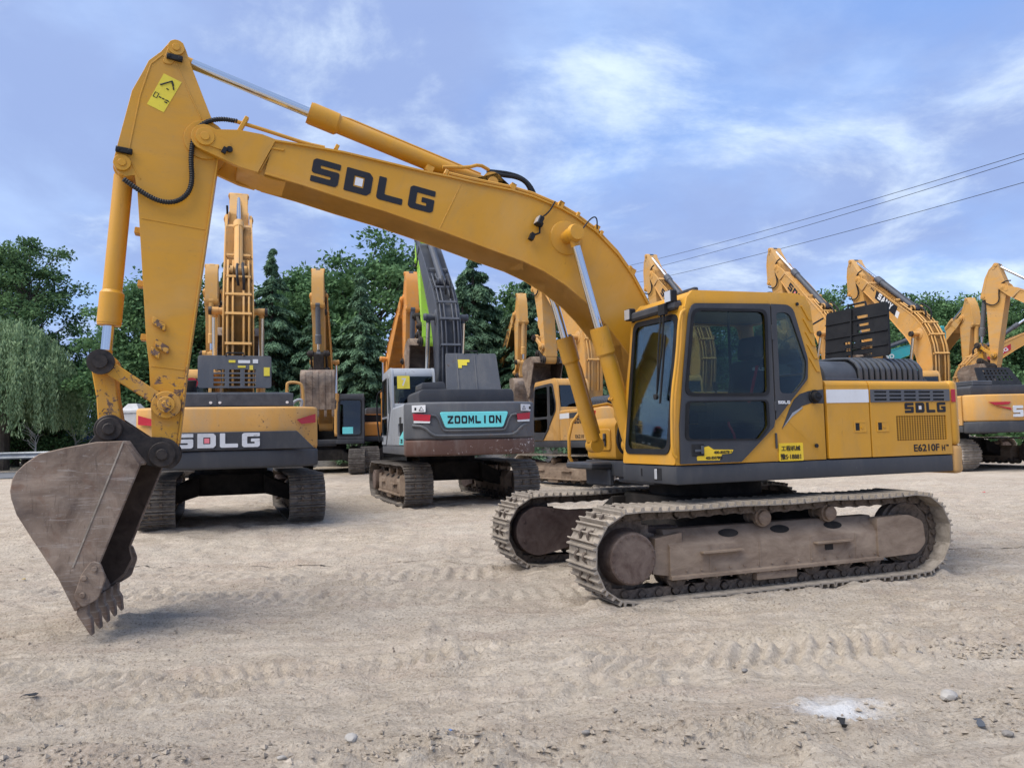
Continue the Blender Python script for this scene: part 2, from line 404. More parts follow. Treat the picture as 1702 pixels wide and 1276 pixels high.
def link_mb():
    mb = MB()
    for s in (-1, 1):
        pr = circ(-.085, 0, .056, 9, 90, 270) + [(-.03, -.036), (.03, -.036)] + circ(.085, .0, .056, 9, -90, 90) + [(.04, .045), (-.04, .045)]
        y = s * .085; mb.prism(pr, y - .02, y + .02, 'y')
        mb.cyl((-.095, y + s * .02, 0), (-.095, y + s * .042, 0), .033, n=12)
        mb.cyl((.03, y + s * .018, -.03), (.03, y + s * .034, -.03), .02, n=8)
    return mb
def build_track(root, side, lod, gauge, shoe_w, yaw, smat='shoe'):
    """side +1 left, -1 right; the frame is the part, shoes, links and wheels are its sub-parts; y=0 is the track's own middle, +y outward"""
    s = side
    def frame():
        mb = MB()
        cs = [(-.20, .215), (.225, .215), (.225, .245), (.195, .255), (.195, .53), (.05, .685), (-.08, .685), (-.20, .55)]
        mb.prism([(s * a, b) for a, b in cs], -1.30, 1.36, 'x')
        mb.prism(fillet([(-1.24, .235), (-1.24, .67), (-1.70, .68), (-1.90, .60), (-1.93, .36), (-1.80, .25)], .05), s * .09, s * .215, 'y')
        mb.prism([(1.2, .22), (1.2, .66), (1.50, .62), (1.54, .28)], s * -.16, s * .165, 'y')
        for x in (-.62, .78): mb.prism([(x - .24, .45), (x + .24, .45), (x + .24, .47), (x - .24, .47)], s * .195, s * .265, 'y')
        mb.box(-.15, .35, min(s * .1, s * .2), max(s * .1, s * .2), .13, .23)
        for x in (-.95, -.35, .3, .9): mb.box(x - .012, x + .012, min(s * .196, s * .20), max(s * .196, s * .20), .26, .525)
        for i in range(15): x = -1.2 + i * .17; mb.cyl((x, s * .205, .215), (x, s * .205, .20), .014, n=6); mb.cyl((x, s * .196, .29), (x, s * .206, .29), .012, n=6)
        return mb.mesh('track_frame', M['trackframe'], .012)
    fr = link('track_frame', cached(('fr', s), frame), root, mat4=Matrix.Rotation(yaw, 4, 'Z') @ Matrix.Translation((0, s * gauge / 2, 0)))
    def holes():
        mb = MB(); sl = lambda x, t_: (x, s * (.195 - .145 * t_ + .003), .53 + .155 * t_ + .003)
        for cx0 in (-.72, -.02, .62):
            ring = [sl(cx0 + .12 * math.cos(R(a)), .55 + .24 * math.sin(R(a))) for a in range(0, 360, 20)]; n0 = len(mb.v); mb.v += ring; mb.f.append(tuple(range(n0, n0 + 18)))
        mb.box(-.64, -.53, min(s * .19, s * .1975), max(s * .19, s * .1975), .37, .43)
        return mb
    if lod == 0: holes().parts('access_hole', M['under'], fr)
    sm = cached(('shoe', shoe_w, smat), lambda: shoe_mb(shoe_w).mesh('track_shoe', M[smat]))
    lm = cached('link', lambda: link_mb().mesh('chain_link', M['link']))
    mats = [Matrix.Translation((p.x, 0, p.y)) @ Matrix.Rotation(-a, 4, 'Y') for p, a in PATH]
    if lod == 0:
        for k, m in enumerate(mats):
            link('track_shoe', sm, fr, mat4=m @ Matrix.Rotation(R(random.uniform(-.8, .8)), 4, 'Y'))
            link('chain_link', lm, fr, mat4=m @ Matrix.Translation((.095, 0, 0)))
    else:
        def belt():
            mb = MB(); a = shoe_mb(shoe_w)
            for m in mats: mb.add([m @ Vector(v) for v in a.v], a.f)
            return mb.mesh('track_belt', M[smat])
        o = link('track_belt', cached(('belt', shoe_w, smat), belt), fr); o['kind'] = 'stuff'
    def wheel(prof, n=28):      # lathe about y: (y, r)
        mb = MB(); k = len(prof)
        for (y, r) in prof:
            for i in range(n): a = 2 * math.pi * i / n; mb.v.append((r * math.cos(a), s * y, r * math.sin(a)))
        for j in range(k - 1):
            for i in range(n): mb.f.append((j * n + i, j * n + (i + 1) % n, (j + 1) * n + (i + 1) % n, (j + 1) * n + i))
        mb.f += [tuple(range(n)), tuple(range(k * n - 1, (k - 1) * n - 1, -1))]
        return mb
    def sprocket():
        pts = []
        for i in range(42): a = 2 * math.pi * i / 42; r = .345 if i % 2 else .395; pts.append((r * math.cos(a), r * math.sin(a)))
        mb = MB().prism(pts, -.035, .035, 'y'); return mb.mesh('sprocket', M['link'])
    link('sprocket', cached('spr', sprocket), fr, loc=(TL, 0, TZ))
    dr = link('final_drive', cached(('fd', s), lambda: wheel([(.03, .28), (.10, .262), (.20, .252), (.236, .246), (.246, .232), (.25, .0)]).mesh('final_drive', M['drum'])), fr, loc=(TL, 0, TZ - .02))
    if lod == 0:
        def bolts():
            mb = MB()
            for i in range(20): a = 2 * math.pi * i / 20; mb.cyl((.222 * math.cos(a), s * .245, .222 * math.sin(a)), (.222 * math.cos(a), s * .256, .222 * math.sin(a)), .011, n=6)
            return mb.mesh('cover_bolts', M['drum'])
        link('cover_bolts', cached(('cb', s), bolts), fr, loc=(TL, 0, TZ - .02))['kind'] = 'stuff'
    def guard():
        o = circ(TL, TZ, .30, 16, -100, 100) + [(1.32, .70), (1.10, .70), (1.05, .28), (1.35, .26)]
        mb = MB().prism(o, s * -.26, s * -.06, 'y')
        for (x, z) in ((TL + .2, TZ + .12), (TL + .2, TZ - .12), (1.25, .62), (1.25, .36), (1.6, .72)): mb.cyl((x, s * -.26, z), (x, s * -.275, z), .02, n=8)
        return mb.mesh('motor_guard', M['guard'], .015)
    link('motor_guard', cached(('gd', s), guard), fr)
    link('idler_wheel', cached(('id', s), lambda: wheel([(-.10, .02), (-.10, .31), (-.09, .33), (-.05, .33), (-.045, .36), (.045, .36), (.05, .33), (.09, .33), (.10, .31), (.06, .22), (.06, .12), (.13, .12), (.13, .0)]).mesh('idler_wheel', M['link'])), fr, loc=(-TL, 0, TZ))
    rol = cached(('rol', s), lambda: wheel([(-.20, .0), (-.20, .07), (-.13, .07), (-.125, .115), (-.08, .115), (-.075, .095), (.075, .095), (.08, .115), (.125, .115), (.13, .05), (.17, .05), (.175, .0)], 18).mesh('track_roller', M['link']))
    for i in range(7): link('track_roller', rol, fr, loc=(-1.25 + i * 2.5 / 6, 0, .23))
    car = cached(('car', s), lambda: wheel([(-.12, .0), (-.12, .075), (-.06, .075), (-.055, .06), (.055, .06), (.06, .095), (.11, .095), (.115, .075), (.15, .075), (.16, .06), (.165, .0)], 18).mesh('carrier_roller', M['trackframe']))
    for x in (-.68, .18): link('carrier_roller', car, fr, loc=(x, 0, .745))
    return fr

# ------------------------------------------------------------------ the digging arm (shared shapes, metres, each in its own joint frame)
BTOP = [(5.55, .33), (5.314, .434), (4.928, .596), (4.083, .887), (3.864, .972), (3.636, 1.05), (3.174, 1.226), (2.927, 1.296), (2.581, 1.354), (2.38, 1.361), (2.074, 1.336), (1.72, 1.236), (1.449, 1.107), (1.138, .906), (.7, .58), (.25, .22)]
BBOT = [(5.47, -.03), (5.115, .063), (4.713, .152), (4.284, .258), (3.828, .352), (3.593, .398), (3.106, .484), (2.732, .556), (2.461, .580), (2.166, .568), (1.883, .523), (1.674, .461), (1.25, .29), (.75, .05), (.25, -.16)]
FOOT = (.18, 1.86); YC = -.12; BL = 6.088; SL = 3.0225
STICK = [(-.833, .269), (-.705, .212), (-.421, .067), (-.213, -.04), (-.10, -.105), (.156, -.125), (.319, -.123), (1.067, -.114), (1.74, -.105), (2.177, -.10), (2.912, -.114), (3.0, -.125), (3.109, -.088), (3.14, .025), (3.058, .086), (2.883, .108), (2.594, .15), (2.217, .214), (2.01, .263), (1.166, .415), (.615, .516), (.473, .557), (.502, .631), (.464, .707), (.396, .75), (.284, .74), (-.324, .681), (-.541, .611), (-.652, .579), (-.77, .486), (-.871, .433), (-.914, .37), (-.907, .309)]
def rot2(p, t): return (p[0] * math.cos(t) - p[1] * math.sin(t), p[0] * math.sin(t) + p[1] * math.cos(t))
def boom_mesh(mat):
    mb = MB(); foot = circ(0, 0, .20, 12, 130, 300)
    mb.prism(BTOP + foot + BBOT[::-1], -.27, .27, 'y')
    mb.prism([(5.3, .41), (5.62, .30), (5.74, .2), (5.78, .02), (5.72, -.075), (5.50, -.05), (5.40, -.03), (5.25, .03)], -.236, .236, 'y')
    for s in (-1, 1):
        tip = [(5.53, .338), (5.66, .315), (5.865, .233), (6.04, .122)] + circ(BL, 0, .125, 10, 75, -100) + [(5.91, -.11), (5.687, -.09), (5.53, -.05)]
        mb.prism(tip, s * .235, s * .292, 'y')
        mb.cyl((BL, s * .29, 0), (BL, s * .315, 0), .085, n=20); mb.cyl((BL, s * .315, 0), (BL, s * .325, 0), .04, n=14)
        mb.prism(circ(BL, 0, .07, 8, 70, 250) + [(5.88, -.03), (5.84, .035), (5.88, .075)], s * .292, s * .304, 'y')
        mb.prism(circ(3.385, 1.232, .12, 12, -30, 170) + [(3.75, 1.0), (2.90, 1.26)], s * .10, s * .16, 'y')
        mb.cyl((3.385, s * .16, 1.232), (3.385, s * .18, 1.232), .06, n=16)
        mb.cyl((2.38, s * .27, 1.067), (2.38, s * .285, 1.067), .20, .19, n=28)
        mb.cyl((2.38, s * .285, 1.067), (2.38, s * .50, 1.067), .075, n=20)
        for u, z0, z1 in ((5.519, -.02, .33), (3.707, .37, 1.0)): mb.box(u - .006, u + .006, min(s * .27, s * .2735), max(s * .27, s * .2735), z0, z1)
        mb.prism([(5.42, .30), (5.62, .22), (5.62, .20), (5.42, .28)], s * .27, s * .282, 'y')
    mb.ribbon(BTOP, -.293, .293, .02); mb.ribbon(BBOT, -.293, .293, -.02)
    return mb.mesh('boom', mat, .006)
def pipes_mb(ys):
    mb = MB()
    for y in ys:
        pts = [(u, YY, v + .055) for (u, v) in BTOP[4:-1] for YY in (y,)]
        mb.tube(pts, .022, 7)
    return mb
def stick_mesh(mat):
    mb = MB().prism(STICK, -.20, .20, 'y')
    for s in (-1, 1):
        mb.cyl((0, s * .2, 0), (0, s * .222, 0), .19, n=26)
        inner = [(-.70, .36), (-.60, .25), (-.30, .10), (-.15, .0)]
        mb.ribbon([(-.74, .46), (-.72, .35), (-.40, .17), (-.2, .05)], min(s * .2, s * .206), max(s * .2, s * .206), .012)
        mb.ribbon([(-.74, .46), (-.62, .55), (-.3, .60), (.3, .63), (.5, .50)], min(s * .2, s * .206), max(s * .2, s * .206), .012)
        mb.box(.86, .872, min(s * .2, s * .205), max(s * .2, s * .205), -.10, .45); mb.box(2.217, 2.23, min(s * .2, s * .206), max(s * .2, s * .206), -.09, .20)
        for (u, v) in ((-.837, .36), (.384, .672)):
            mb.cyl((u, s * .2, v), (u, s * .225, v), .075, n=18); mb.cyl((u, s * .225, v), (u, s * .235, v), .035, n=12)
        mb.prism(fillet([(-.86, .30), (-.66, .38), (-.66, .46), (-.88, .42)], .03), s * .2, s * .212, 'y')
    mb.ribbon(STICK[4:11], -.222, .222, -.016)
    return mb.mesh('stick', mat, .006)
BK = [(.269, .131), (.128, -.081), (.446, -.925), (.42, -1.045), (.49, -1.19), (.575, -1.26), (.628, -1.303), (.761, -1.014), (.966, -.672), (1.084, -.468), (1.125, -.34), (1.136, -.27), (1.123, -.176), (1.09, -.11), (1.03, -.045), (.921, .036), (.734, .081), (.482, .126)]
def bucket_meshes(mat, W=.56):
    mb = MB()
    for s in (-1, 1):
        mb.prism(BK, s * W, s * (W - .035), 'y')
    shell = BK[6:] + [BK[0], (.20, .02), (.13, -.075)]
    mb.ribbon(shell, -W + .03, W - .03, .03)
    for y in (-.42, -.21, 0, .21, .42):       # wear strips on the back
        mb.ribbon([(p[0] * 1.0, p[1]) for p in BK[6:14]], y - .045, y + .045, -.016)
    return mb.mesh('bucket', mat, .008)
def ears_mb():
    mb = MB()
    for s in (-1, 1):
        o = circ(0, 0, .155, 14, 75, -95) [::-1]
        poly = circ(0, 0, .155, 14, 215, 75) if False else None
        pts = [(-.155 * math.cos(R(a)), .155 * math.sin(R(a))) for a in range(-60, 100, 16)] + [(.12, .165)] + [(.431 + .13 * math.cos(R(a)), .239 + .13 * math.sin(R(a))) for a in range(110, -40, -15)] + [(.62, .09), (.28, .06), (.12, -.10)]
        mb.prism(pts, s * .215, s * .27, 'y')
        for (x, z, r) in ((0, 0, .115), (.431, .239, .105)):
            mb.cyl((x, s * .27, z), (x, s * .315, z), r, n=22); mb.cyl((x, s * .315, z), (x, s * .355, z), .055, n=8)
    return mb
def tooth_mb():
    return MB().prism([(.615, -1.28), (.622, -1.325), (.508, -1.515), (.494, -1.515), (.505, -1.38), (.535, -1.33), (.535, -1.24)], -.042, .042, 'y')
def cylinder(root, name, P, Q, y, rb, rr, frac, matb, fl=1.25, pipe=True):
    """hydraulic cylinder from base eye P to rod eye Q in the machine's xz plane at y"""
    P = Vector((P[0], y, P[1])); Q = Vector((Q[0], y, Q[1])); d = Q - P; E = P + d * frac; u = d.normalized()
    mb = MB(); mb.cyl(P + u * .06, E, rb, n=22)
    mb.cyl(E - u * .30, E - u * .02, rb * fl, n=22); mb.cyl(E - u * .33, E - u * .30, rb, rb * fl, n=22); mb.cyl(E - u * .02, E, rb * fl * .96, n=22)
    mb.cyl(P - Vector((0, .075, 0)), P + Vector((0, .075, 0)), rb * 1.05, n=20)
    side = Vector((u.z, 0, -u.x))
    if pipe: mb.tube([P + u * .12 - side * (rb + .015), E - u * .42 - side * (rb + .015), E - u * .30 - side * rb], .015, 7)
    o = mb.obj(name, matb, root)
    mb = MB(); mb.cyl(E, Q - u * .05, rr, n=20, cap=True); mb.obj('piston_rod', M['chrome'], o)
    mb = MB(); mb.cyl(Q - Vector((0, .07, 0)), Q + Vector((0, .07, 0)), rb * .95, n=20); mb.cyl(Q - u * .14, Q, rr * 1.05, n=16); mb.obj('rod_eye', matb, o)
    return o
def arm(root, pal, tb, ts, dk=0., lod=1, W=.56, pipes=(-.2, -.1, .1, .2)):
    """tb boom angle, ts stick angle (degrees from forward), dk bucket curl beyond the photograph's main machine"""
    tb = R(tb); ts = R(ts); tk = ts + R(83.33) + R(dk)
    A = {}
    tip = Vector(FOOT) + Vector(rot2((BL, 0), tb)); B = tip + Vector(rot2((SL, 0), ts))
    b2 = lambda p: Vector(FOOT) + Vector(rot2(p, tb)); s2 = lambda p: tip + Vector(rot2(p, ts)); k2 = lambda p: B + Vector(rot2(p, tk))
    A['boom'] = link('boom', cached(('boom', pal['boom'].name), lambda: boom_mesh(pal['boom'])), root, loc=(FOOT[0], YC, FOOT[1]), rot=(0, -tb, 0))
    A['stick'] = link('stick', cached(('stick', pal['stick'].name), lambda: stick_mesh(pal['stick'])), root, loc=(tip.x, YC, tip.y), rot=(0, -ts, 0))
    A['bucket'] = link('bucket', cached(('bucket', W), lambda: bucket_meshes(M['bucket'], W)), root, loc=(B.x - (.045 if lod == 0 and dk == 0 else 0), YC, B.y), rot=(0, -tk, R(-8) if lod == 0 and dk == 0 else 0))
    link('bucket_ears', cached('ears', lambda: ears_mb().mesh('bucket_ears', M['darkiron'], .008)), A['bucket'], loc=(.045, 0, 0) if lod == 0 and dk == 0 else (0, 0, 0), rot=(0, 0, R(8) if lod == 0 and dk == 0 else 0))
    for s in (-1, 1): link('inner_lining', cached(('lin', s, W), lambda: MB().prism(shrink(BK, .965), s * (W - .036), s * (W - .040), 'y').mesh('inner_lining', M['bucket_in'])), A['bucket'])
    for s in (-1, 1): link('weld_seam', cached(('seam', s, W), lambda: MB().prism([(.258, .125), (.272, .125), (.655, -.93), (.641, -.93)], s * W, s * (W + .007), 'y').mesh('weld_seam', M['shoe'])), A['bucket'])
    tm = cached('tooth', lambda: tooth_mb().mesh('tooth', M['bucket'], .006))
    for i in range(5): link('tooth', tm, A['bucket'], loc=(0, -W + .06 + (2 * W - .12) * i / 4, 0))
    def cutter():
        mb = MB()
        mb.prism(fillet([(.43, -.90), (.385, -1.03), (.44, -1.20), (.56, -1.27), (.63, -1.17), (.57, -.98), (.50, -.88)], .03), 0, .03, 'y')
        for p in ((.47, -.95), (.55, -1.02), (.56, -1.16)): mb.cyl((p[0], .03, p[1]), (p[0], .048, p[1]), .025, n=8)
        return mb.mesh('side_cutter', M['bucket'], .005)
    cm = cached('cutter', cutter)
    link('side_cutter', cm, A['bucket'], loc=(0, W + .001, 0)); o = link('side_cutter', cm, A['bucket'], loc=(0, -W - .001, 0)); o.scale = (1, -1, 1)
    # linkage
    L = s2((2.569, .021)); E = k2((.431, .239)); r1, r2 = .657, .601; d = (E - L).length
    d = min(d, r1 + r2 - .002); aa = (r1 * r1 - r2 * r2 + d * d) / (2 * d); hh = math.sqrt(max(0, r1 * r1 - aa * aa)); u = (E - L).normalized(); nrm = Vector((-u.y, u.x))
    c1 = L + u * aa + nrm * hh; c2 = L + u * aa - nrm * hh
    up = s2((0, 0)); G = c1 if (c1 - up).length < (c2 - up).length else c2
    mb = MB()
    for s in (-1, 1):
        v = (G - L); n2 = Vector((-v.y, v.x)).normalized()
        pts = [L + n2 * .055, L + v * .85 + n2 * .06, L + v * .85 - n2 * .06, L - n2 * .055]
        mb.prism([tuple(p) for p in pts], YC + s * .215, YC + s * .29, 'y')
        mb.cyl((L.x, YC + s * .205, L.y), (L.x, YC + s * .30, L.y), .125, n=22); mb.cyl((L.x, YC + s * .30, L.y), (L.x, YC + s * .35, L.y), .075, n=18); mb.cyl((L.x, YC + s * .35, L.y), (L.x, YC + s * .37, L.y), .04, n=8)
        mb.cyl((G.x, YC + s * .17, G.y), (G.x, YC + s * .29, G.y), .11, n=20)
    mb.cyl((G.x, YC - .18, G.y), (G.x, YC + .18, G.y), .06, n=12); mb.cyl((L.x, YC - .21, L.y), (L.x, YC + .21, L.y), .05, n=12)
    A['lever'] = mb.obj('link_arm', pal['link'], root, .006)
    mb = MB()
    for s in (-1, 1): mb.cyl((G.x, YC + s * .29, G.y), (G.x, YC + s * .345, G.y), .112, n=24); mb.cyl((G.x, YC + s * .345, G.y), (G.x, YC + s * .39, G.y), .06, n=18)
    mb.parts('link_pin', M['darkiron'], A['lever'])
    mb = MB(); v = (E - G); n2 = Vector((-v.y, v.x)).normalized()
    mb.prism([tuple(p) for p in (G + n2 * .10, G + v * .5 + n2 * .085, E + n2 * .10, E - n2 * .10, G + v * .5 - n2 * .085, G - n2 * .10)], YC - .17, YC + .17, 'y')
    mb.cyl((E.x, YC - .205, E.y), (E.x, YC + .205, E.y), .11, n=20)
    A['rod'] = mb.obj('bucket_link', pal['link'], root, .01)
    # cylinders
    for s in (-1, 1): cylinder(root, 'boom_cylinder', (1.18, 1.52), tuple(b2((2.38, 1.067))), YC + s * .44, .088, .05, .56, pal['cyl'])
    cylinder(root, 'arm_cylinder', tuple(b2((3.385, 1.232))), tuple(s2((-.837, .36))), YC, .092, .05, .61, pal['acyl'])
    cylinder(root, 'bucket_cylinder', tuple(s2((.384, .672))), tuple(G), YC, .085, .05, .80, pal['acyl'], pipe=False)
    pm = cached(('pipes', pal['boom'].name, pipes), lambda: pipes_mb(pipes).mesh('hydraulic_pipes', pal['boom']))
    link('hydraulic_pipes', pm, A['boom'])
    for hk, pts in enumerate(([(3.472, .02, 1.379), (3.323, .03, 1.419), (3.117, .03, 1.52), (2.965, .02, 1.512), (2.858, 0, 1.38)], [(3.457, -.08, 1.431), (3.228, -.08, 1.548), (3.046, -.09, 1.60), (2.886, -.1, 1.56), (2.73, -.1, 1.40)])):
        link('hydraulic_hose', cached(('bh', hk), lambda: MB().tube(pts, .026, 8, 2).mesh('hydraulic_hose', M['rubber'])), A['boom'])
    cl_ = cached(('clamp', pal['boom'].name), lambda: MB().box(-.03, .03, -.25, .25, .075, .09).box(-.03, .03, -.25, -.235, .02, .09).box(-.03, .03, .235, .25, .02, .09).mesh('pipe_clamp', pal['boom']))
    for q in (3, 6, 8, 10, 12): link('pipe_clamp', cl_, A['boom'], loc=(BTOP[q][0], 0, BTOP[q][1]))
    for s in (-1, 1):
        p_ = b2((2.38, 1.067)); link('pin_cap', cached(('pcap', pal.get('pin', pal['boom']).name, s), lambda: MB().cyl((0, s * .50, 0), (0, s * .56, 0), .10, .085, n=20).mesh('pin_cap', pal.get('pin', pal['boom']))), root, loc=(p_.x, YC, p_.y))
    def hose():
        n = 90; mb = MB(); pts = [(-.241, -.266), (-.23, -.103), (-.142, .049), (.022, .104), (.224, .101), (.44, .058), (.576, .084), (.671, .176), (.695, .313), (.636, .473), (.546, .636)]
        V = [Vector((p[0], .25, p[1])) for p in pts]
        for _ in range(2):
            Q = [V[0]]
            for a, b in zip(V, V[1:]): Q += [a * .75 + b * .25, a * .25 + b * .75]
            V = Q + [V[-1]]
        d = [0]
        for a, b in zip(V, V[1:]): d.append(d[-1] + (b - a).length)
        P = []; rr = []; N = int(d[-1] / .011)
        for i in range(N + 1):
            s_ = d[-1] * i / N; j = min(len(V) - 2, max(0, int(np.searchsorted(d, s_, 'right')) - 1)); q = (s_ - d[j]) / max(1e-9, d[j + 1] - d[j])
            P.append(V[j].lerp(V[j + 1], min(1, q))); rr.append(.026 if i % 2 else .020)
        return mb.tube(P, rr, 8).mesh('hose', M['rubber'])
    link('hose', cached('stickhose', hose), A['stick'])
    A['tip'] = tip; A['b2'] = b2; A['s2'] = s2; A['G'] = G
    return A

# ------------------------------------------------------------------ upper structure
SIDE = [(1.30, 1.325), (1.30, 1.65), (1.275, 2.0), (1.215, 2.38), (1.134, 2.9), (1.10, 3.02), (1.03, 3.09), (-.29, 3.12), (-.42, 3.09), (-.49, 2.98), (-.53, 2.6), (-.605, 2.18), (-.605, 1.325)]
WUP = fillet([(1.055, 2.89), (.135, 2.915), (.15, 2.02), (1.18, 2.02)], [.09, .09, .07, .09])
WLO = fillet([(1.165, 1.955), (.17, 1.965), (.165, 1.69), (.293, 1.559), (1.195, 1.572)], [.05, .05, .03, .03, .06])
WQ = fillet([(0, 2.905), (-.18, 2.91), (-.385, 2.365), (-.36, 2.19), (-.19, 2.03), (0, 2.03)], [.04, .10, .05, .04, .05, .06])
def shrink(p, k=.93):
    c = Vector((sum(a for a, _ in p) / len(p), sum(b for _, b in p) / len(p)))
    return [tuple(c + (Vector(q) - c) * k) for q in p]
WSC = lambda z: 1.305 - (z - 1.325) * .105           # windscreen plane
def cab(root, pal, lod, loff=0):
    cm = pal['cab']; dm = pal['door']; gl = M['glass'] if lod == 0 else M['glass_dark']
    def shell():
        mb = MB(); mb.prism(SIDE, 1.315, 1.375, 'y', [shrink(WUP, 1.05), shrink(WLO, 1.05), shrink(WQ, 1.05)])
        big = fillet([(1.02, 2.88), (-.30, 2.9), (-.42, 2.3), (-.42, 1.75), (1.18, 1.75)], .07)
        mb.prism(SIDE, .35, .405, 'y', [big])
        mb.prism([(1.125, 2.90), (1.095, 3.01), (1.028, 3.083), (-.288, 3.113), (-.416, 3.083), (-.485, 2.978), (-.492, 2.90), (-.42, 2.93), (1.05, 2.93)], .40, 1.32, 'y')
        mb.prism([(-.605, 1.33), (-.601, 2.18), (-.58, 2.28), (-.53, 2.28), (-.55, 2.18), (-.55, 1.33)], .40, 1.32, 'y')
        mb.box(-.55, 1.25, .40, 1.32, 1.33, 1.37)
        return mb.mesh('cab', cm, .022, 2)
    c = link('cab', cached(('cab', cm.name), shell), root)
    def wframe():
        ho = fillet([(.42, 1.45), (1.26, 1.45), (1.28, 2.84), (.44, 2.86)], .09)
        mb = MB().prism(fillet([(.352, 1.327), (1.373, 1.327), (1.373, 2.93), (.352, 2.93)], .03), -.02, .012, 'x', [ho])
        return mb.map(lambda p: (p.x + WSC(p.z), p.y, p.z)).mesh('windscreen_frame', cm, .006)
    link('windscreen_frame', cached(('wf', cm.name), wframe), c)
    def gasket():
        o = fillet([(.40, 1.43), (1.28, 1.43), (1.30, 2.86), (.42, 2.88)], .10); i = fillet([(.455, 1.485), (1.225, 1.485), (1.245, 2.805), (.475, 2.825)], .09)
        return MB().prism(o, .012, .024, 'x', [i]).map(lambda p: (p.x + WSC(p.z), p.y, p.z)).mesh('window_seal', M['black'])
    link('window_seal', cached('gasket', gasket), c)
    ws = fillet([(.43, 1.46), (1.25, 1.46), (1.27, 2.83), (.45, 2.85)], .09)
    link('windscreen', cached(('ws', gl.name), lambda: MB().prism(ws, .0, .006, 'x').map(lambda p: (p.x + WSC(p.z), p.y, p.z)).mesh('windscreen', gl)), c)
    def door():
        o = fillet([(1.262, 1.335), (1.255, 1.72), (1.195, 2.19), (1.10, 2.84), (1.05, 2.95), (.078, 2.985), (.078, 1.74), (.10, 1.68), (.53, 1.335)], [.01, 0, 0, .05, .05, .01, .01, .01, .01])
        return MB().prism(o, 1.376, 1.398, 'y', [shrink(WUP, .985), shrink(WLO, .985)]).mesh('door', dm, .004)
    d = link('door', cached(('door', dm.name), door), c)
    if lod == 0:
        mb = MB()
        for w in (WUP, WLO): mb.prism(shrink(w, 1.02), 1.398, 1.408, 'y', [shrink(w, .955)])
        mb.obj('window_seal', M['black'], d)
        mb = MB().box(.585, .61, 1.36, 1.374, 2.03, 2.9); mb.obj('sliding_window_bar', M['black'], d)
        mb = MB().box(.985, 1.13, 1.398, 1.408, 1.41, 1.53); mb.obj('handle_recess', M['black'], d, .006)
        mb = MB().box(1.02, 1.10, 1.408, 1.42, 1.45, 1.475).box(1.0, 1.03, 1.408, 1.425, 1.43, 1.51); mb.obj('door_handle', M['hoodgrey'], d, .004)
    def quarter():
        o = fillet([(.062, 2.985), (-.16, 2.985), (-.235, 2.94), (-.40, 2.41), (-.385, 2.19), (.062, 1.755)], [.01, .06, .06, .03, .03, .01])
        return MB().prism(o, 1.376, 1.396, 'y', [shrink(WQ, .985)]).mesh('quarter_panel', dm, .004)
    link('quarter_panel', cached(('qp', dm.name), quarter), c)
    for nm, w in (('door_window', WUP), ('lower_door_window', WLO), ('quarter_window', WQ)):
        link(nm, cached((nm, gl.name), lambda: MB().prism(shrink(w, 1.0), 1.380, 1.385, 'y').mesh(nm, gl)), d if 'door' in nm else c)
    link('right_window', cached(('rw', gl.name), lambda: MB().prism(fillet([(1.04, 2.90), (-.31, 2.92), (-.44, 2.3), (-.44, 1.73), (1.20, 1.73)], .07), .375, .381, 'y').mesh('right_window', gl)), c)
    link('rear_window', cached(('bw', gl.name), lambda: MB().prism([(.44, 2.29), (1.29, 2.29), (1.29, 2.91), (.44, 2.91)], -.003, .003, 'x').map(lambda p: (p.x - .567 + (p.z - 2.29) * .12, p.y, p.z)).mesh('rear_window', gl)), c)
    # inside
    def seat():
        mb = MB()
        mb.box(-.02, .50, .62, 1.12, 1.70, 1.86).box(.05, .40, .70, 1.04, 1.37, 1.70)
        mb.prism(fillet([(-.02, 1.80), (.14, 1.80), (.02, 2.44), (-.14, 2.44)], .04), .63, 1.11, 'y')
        mb.prism(fillet([(-.13, 2.45), (.01, 2.45), (-.03, 2.70), (-.14, 2.70)], .04), .72, 1.02, 'y')
        return mb.mesh('seat', M['black'], .03, 2)
    link('seat', cached('seat', seat), c)
    link('interior_trim', cached('trim', lambda: MB().box(-.54, 1.22, .41, 1.31, 1.372, 1.385).box(-.548, -.535, .41, 1.31, 1.38, 2.27).box(-.42, 1.04, .41, 1.31, 2.915, 2.926).box(-.54, 1.18, .407, .415, 1.38, 1.74).box(-.54, .50, 1.300, 1.312, 1.38, 1.52).mesh('interior_trim', M['black'])), c)
    if lod == 0:
        mb = MB()
        for y in (.50, 1.16): mb.box(.12, .72, y - .07, y + .07, 1.75, 1.95); mb.cyl((.62, y, 1.94), (.64, y, 2.10), .012, n=8); mb.cyl((.64, y, 2.08), (.65, y, 2.17), .03, .022, n=10)
        mb.box(.95, 1.05, .8, .95, 1.37, 1.45); mb.box(.8, 1.1, .42, .60, 1.37, 2.05); mb.cyl((1.0, .85, 1.4), (.96, .85, 1.85), .012, n=6); mb.cyl((1.0, .95, 1.4), (.96, .95, 1.85), .012, n=6)
        mb.obj('control_console', M['black'], c, .015)
        mb = MB().tube([(.06, 1.13, 2.35), (.12, 1.125, 2.15), (.2, 1.12, 1.9)], .018, 6); mb.obj('seat_belt', M['red'], c)
        logo(c, 'l', .12, 2.30, 1.121, .16, .035, M['white'], name='seat_lettering')
        mb = MB().tube([(.42, 1.20, 1.4), (.46, 1.20, 1.62), (.52, 1.20, 1.72), (.52, 1.2, 1.86)], .016, 6); mb.obj('safety_lever', M['red'], c)
    return c
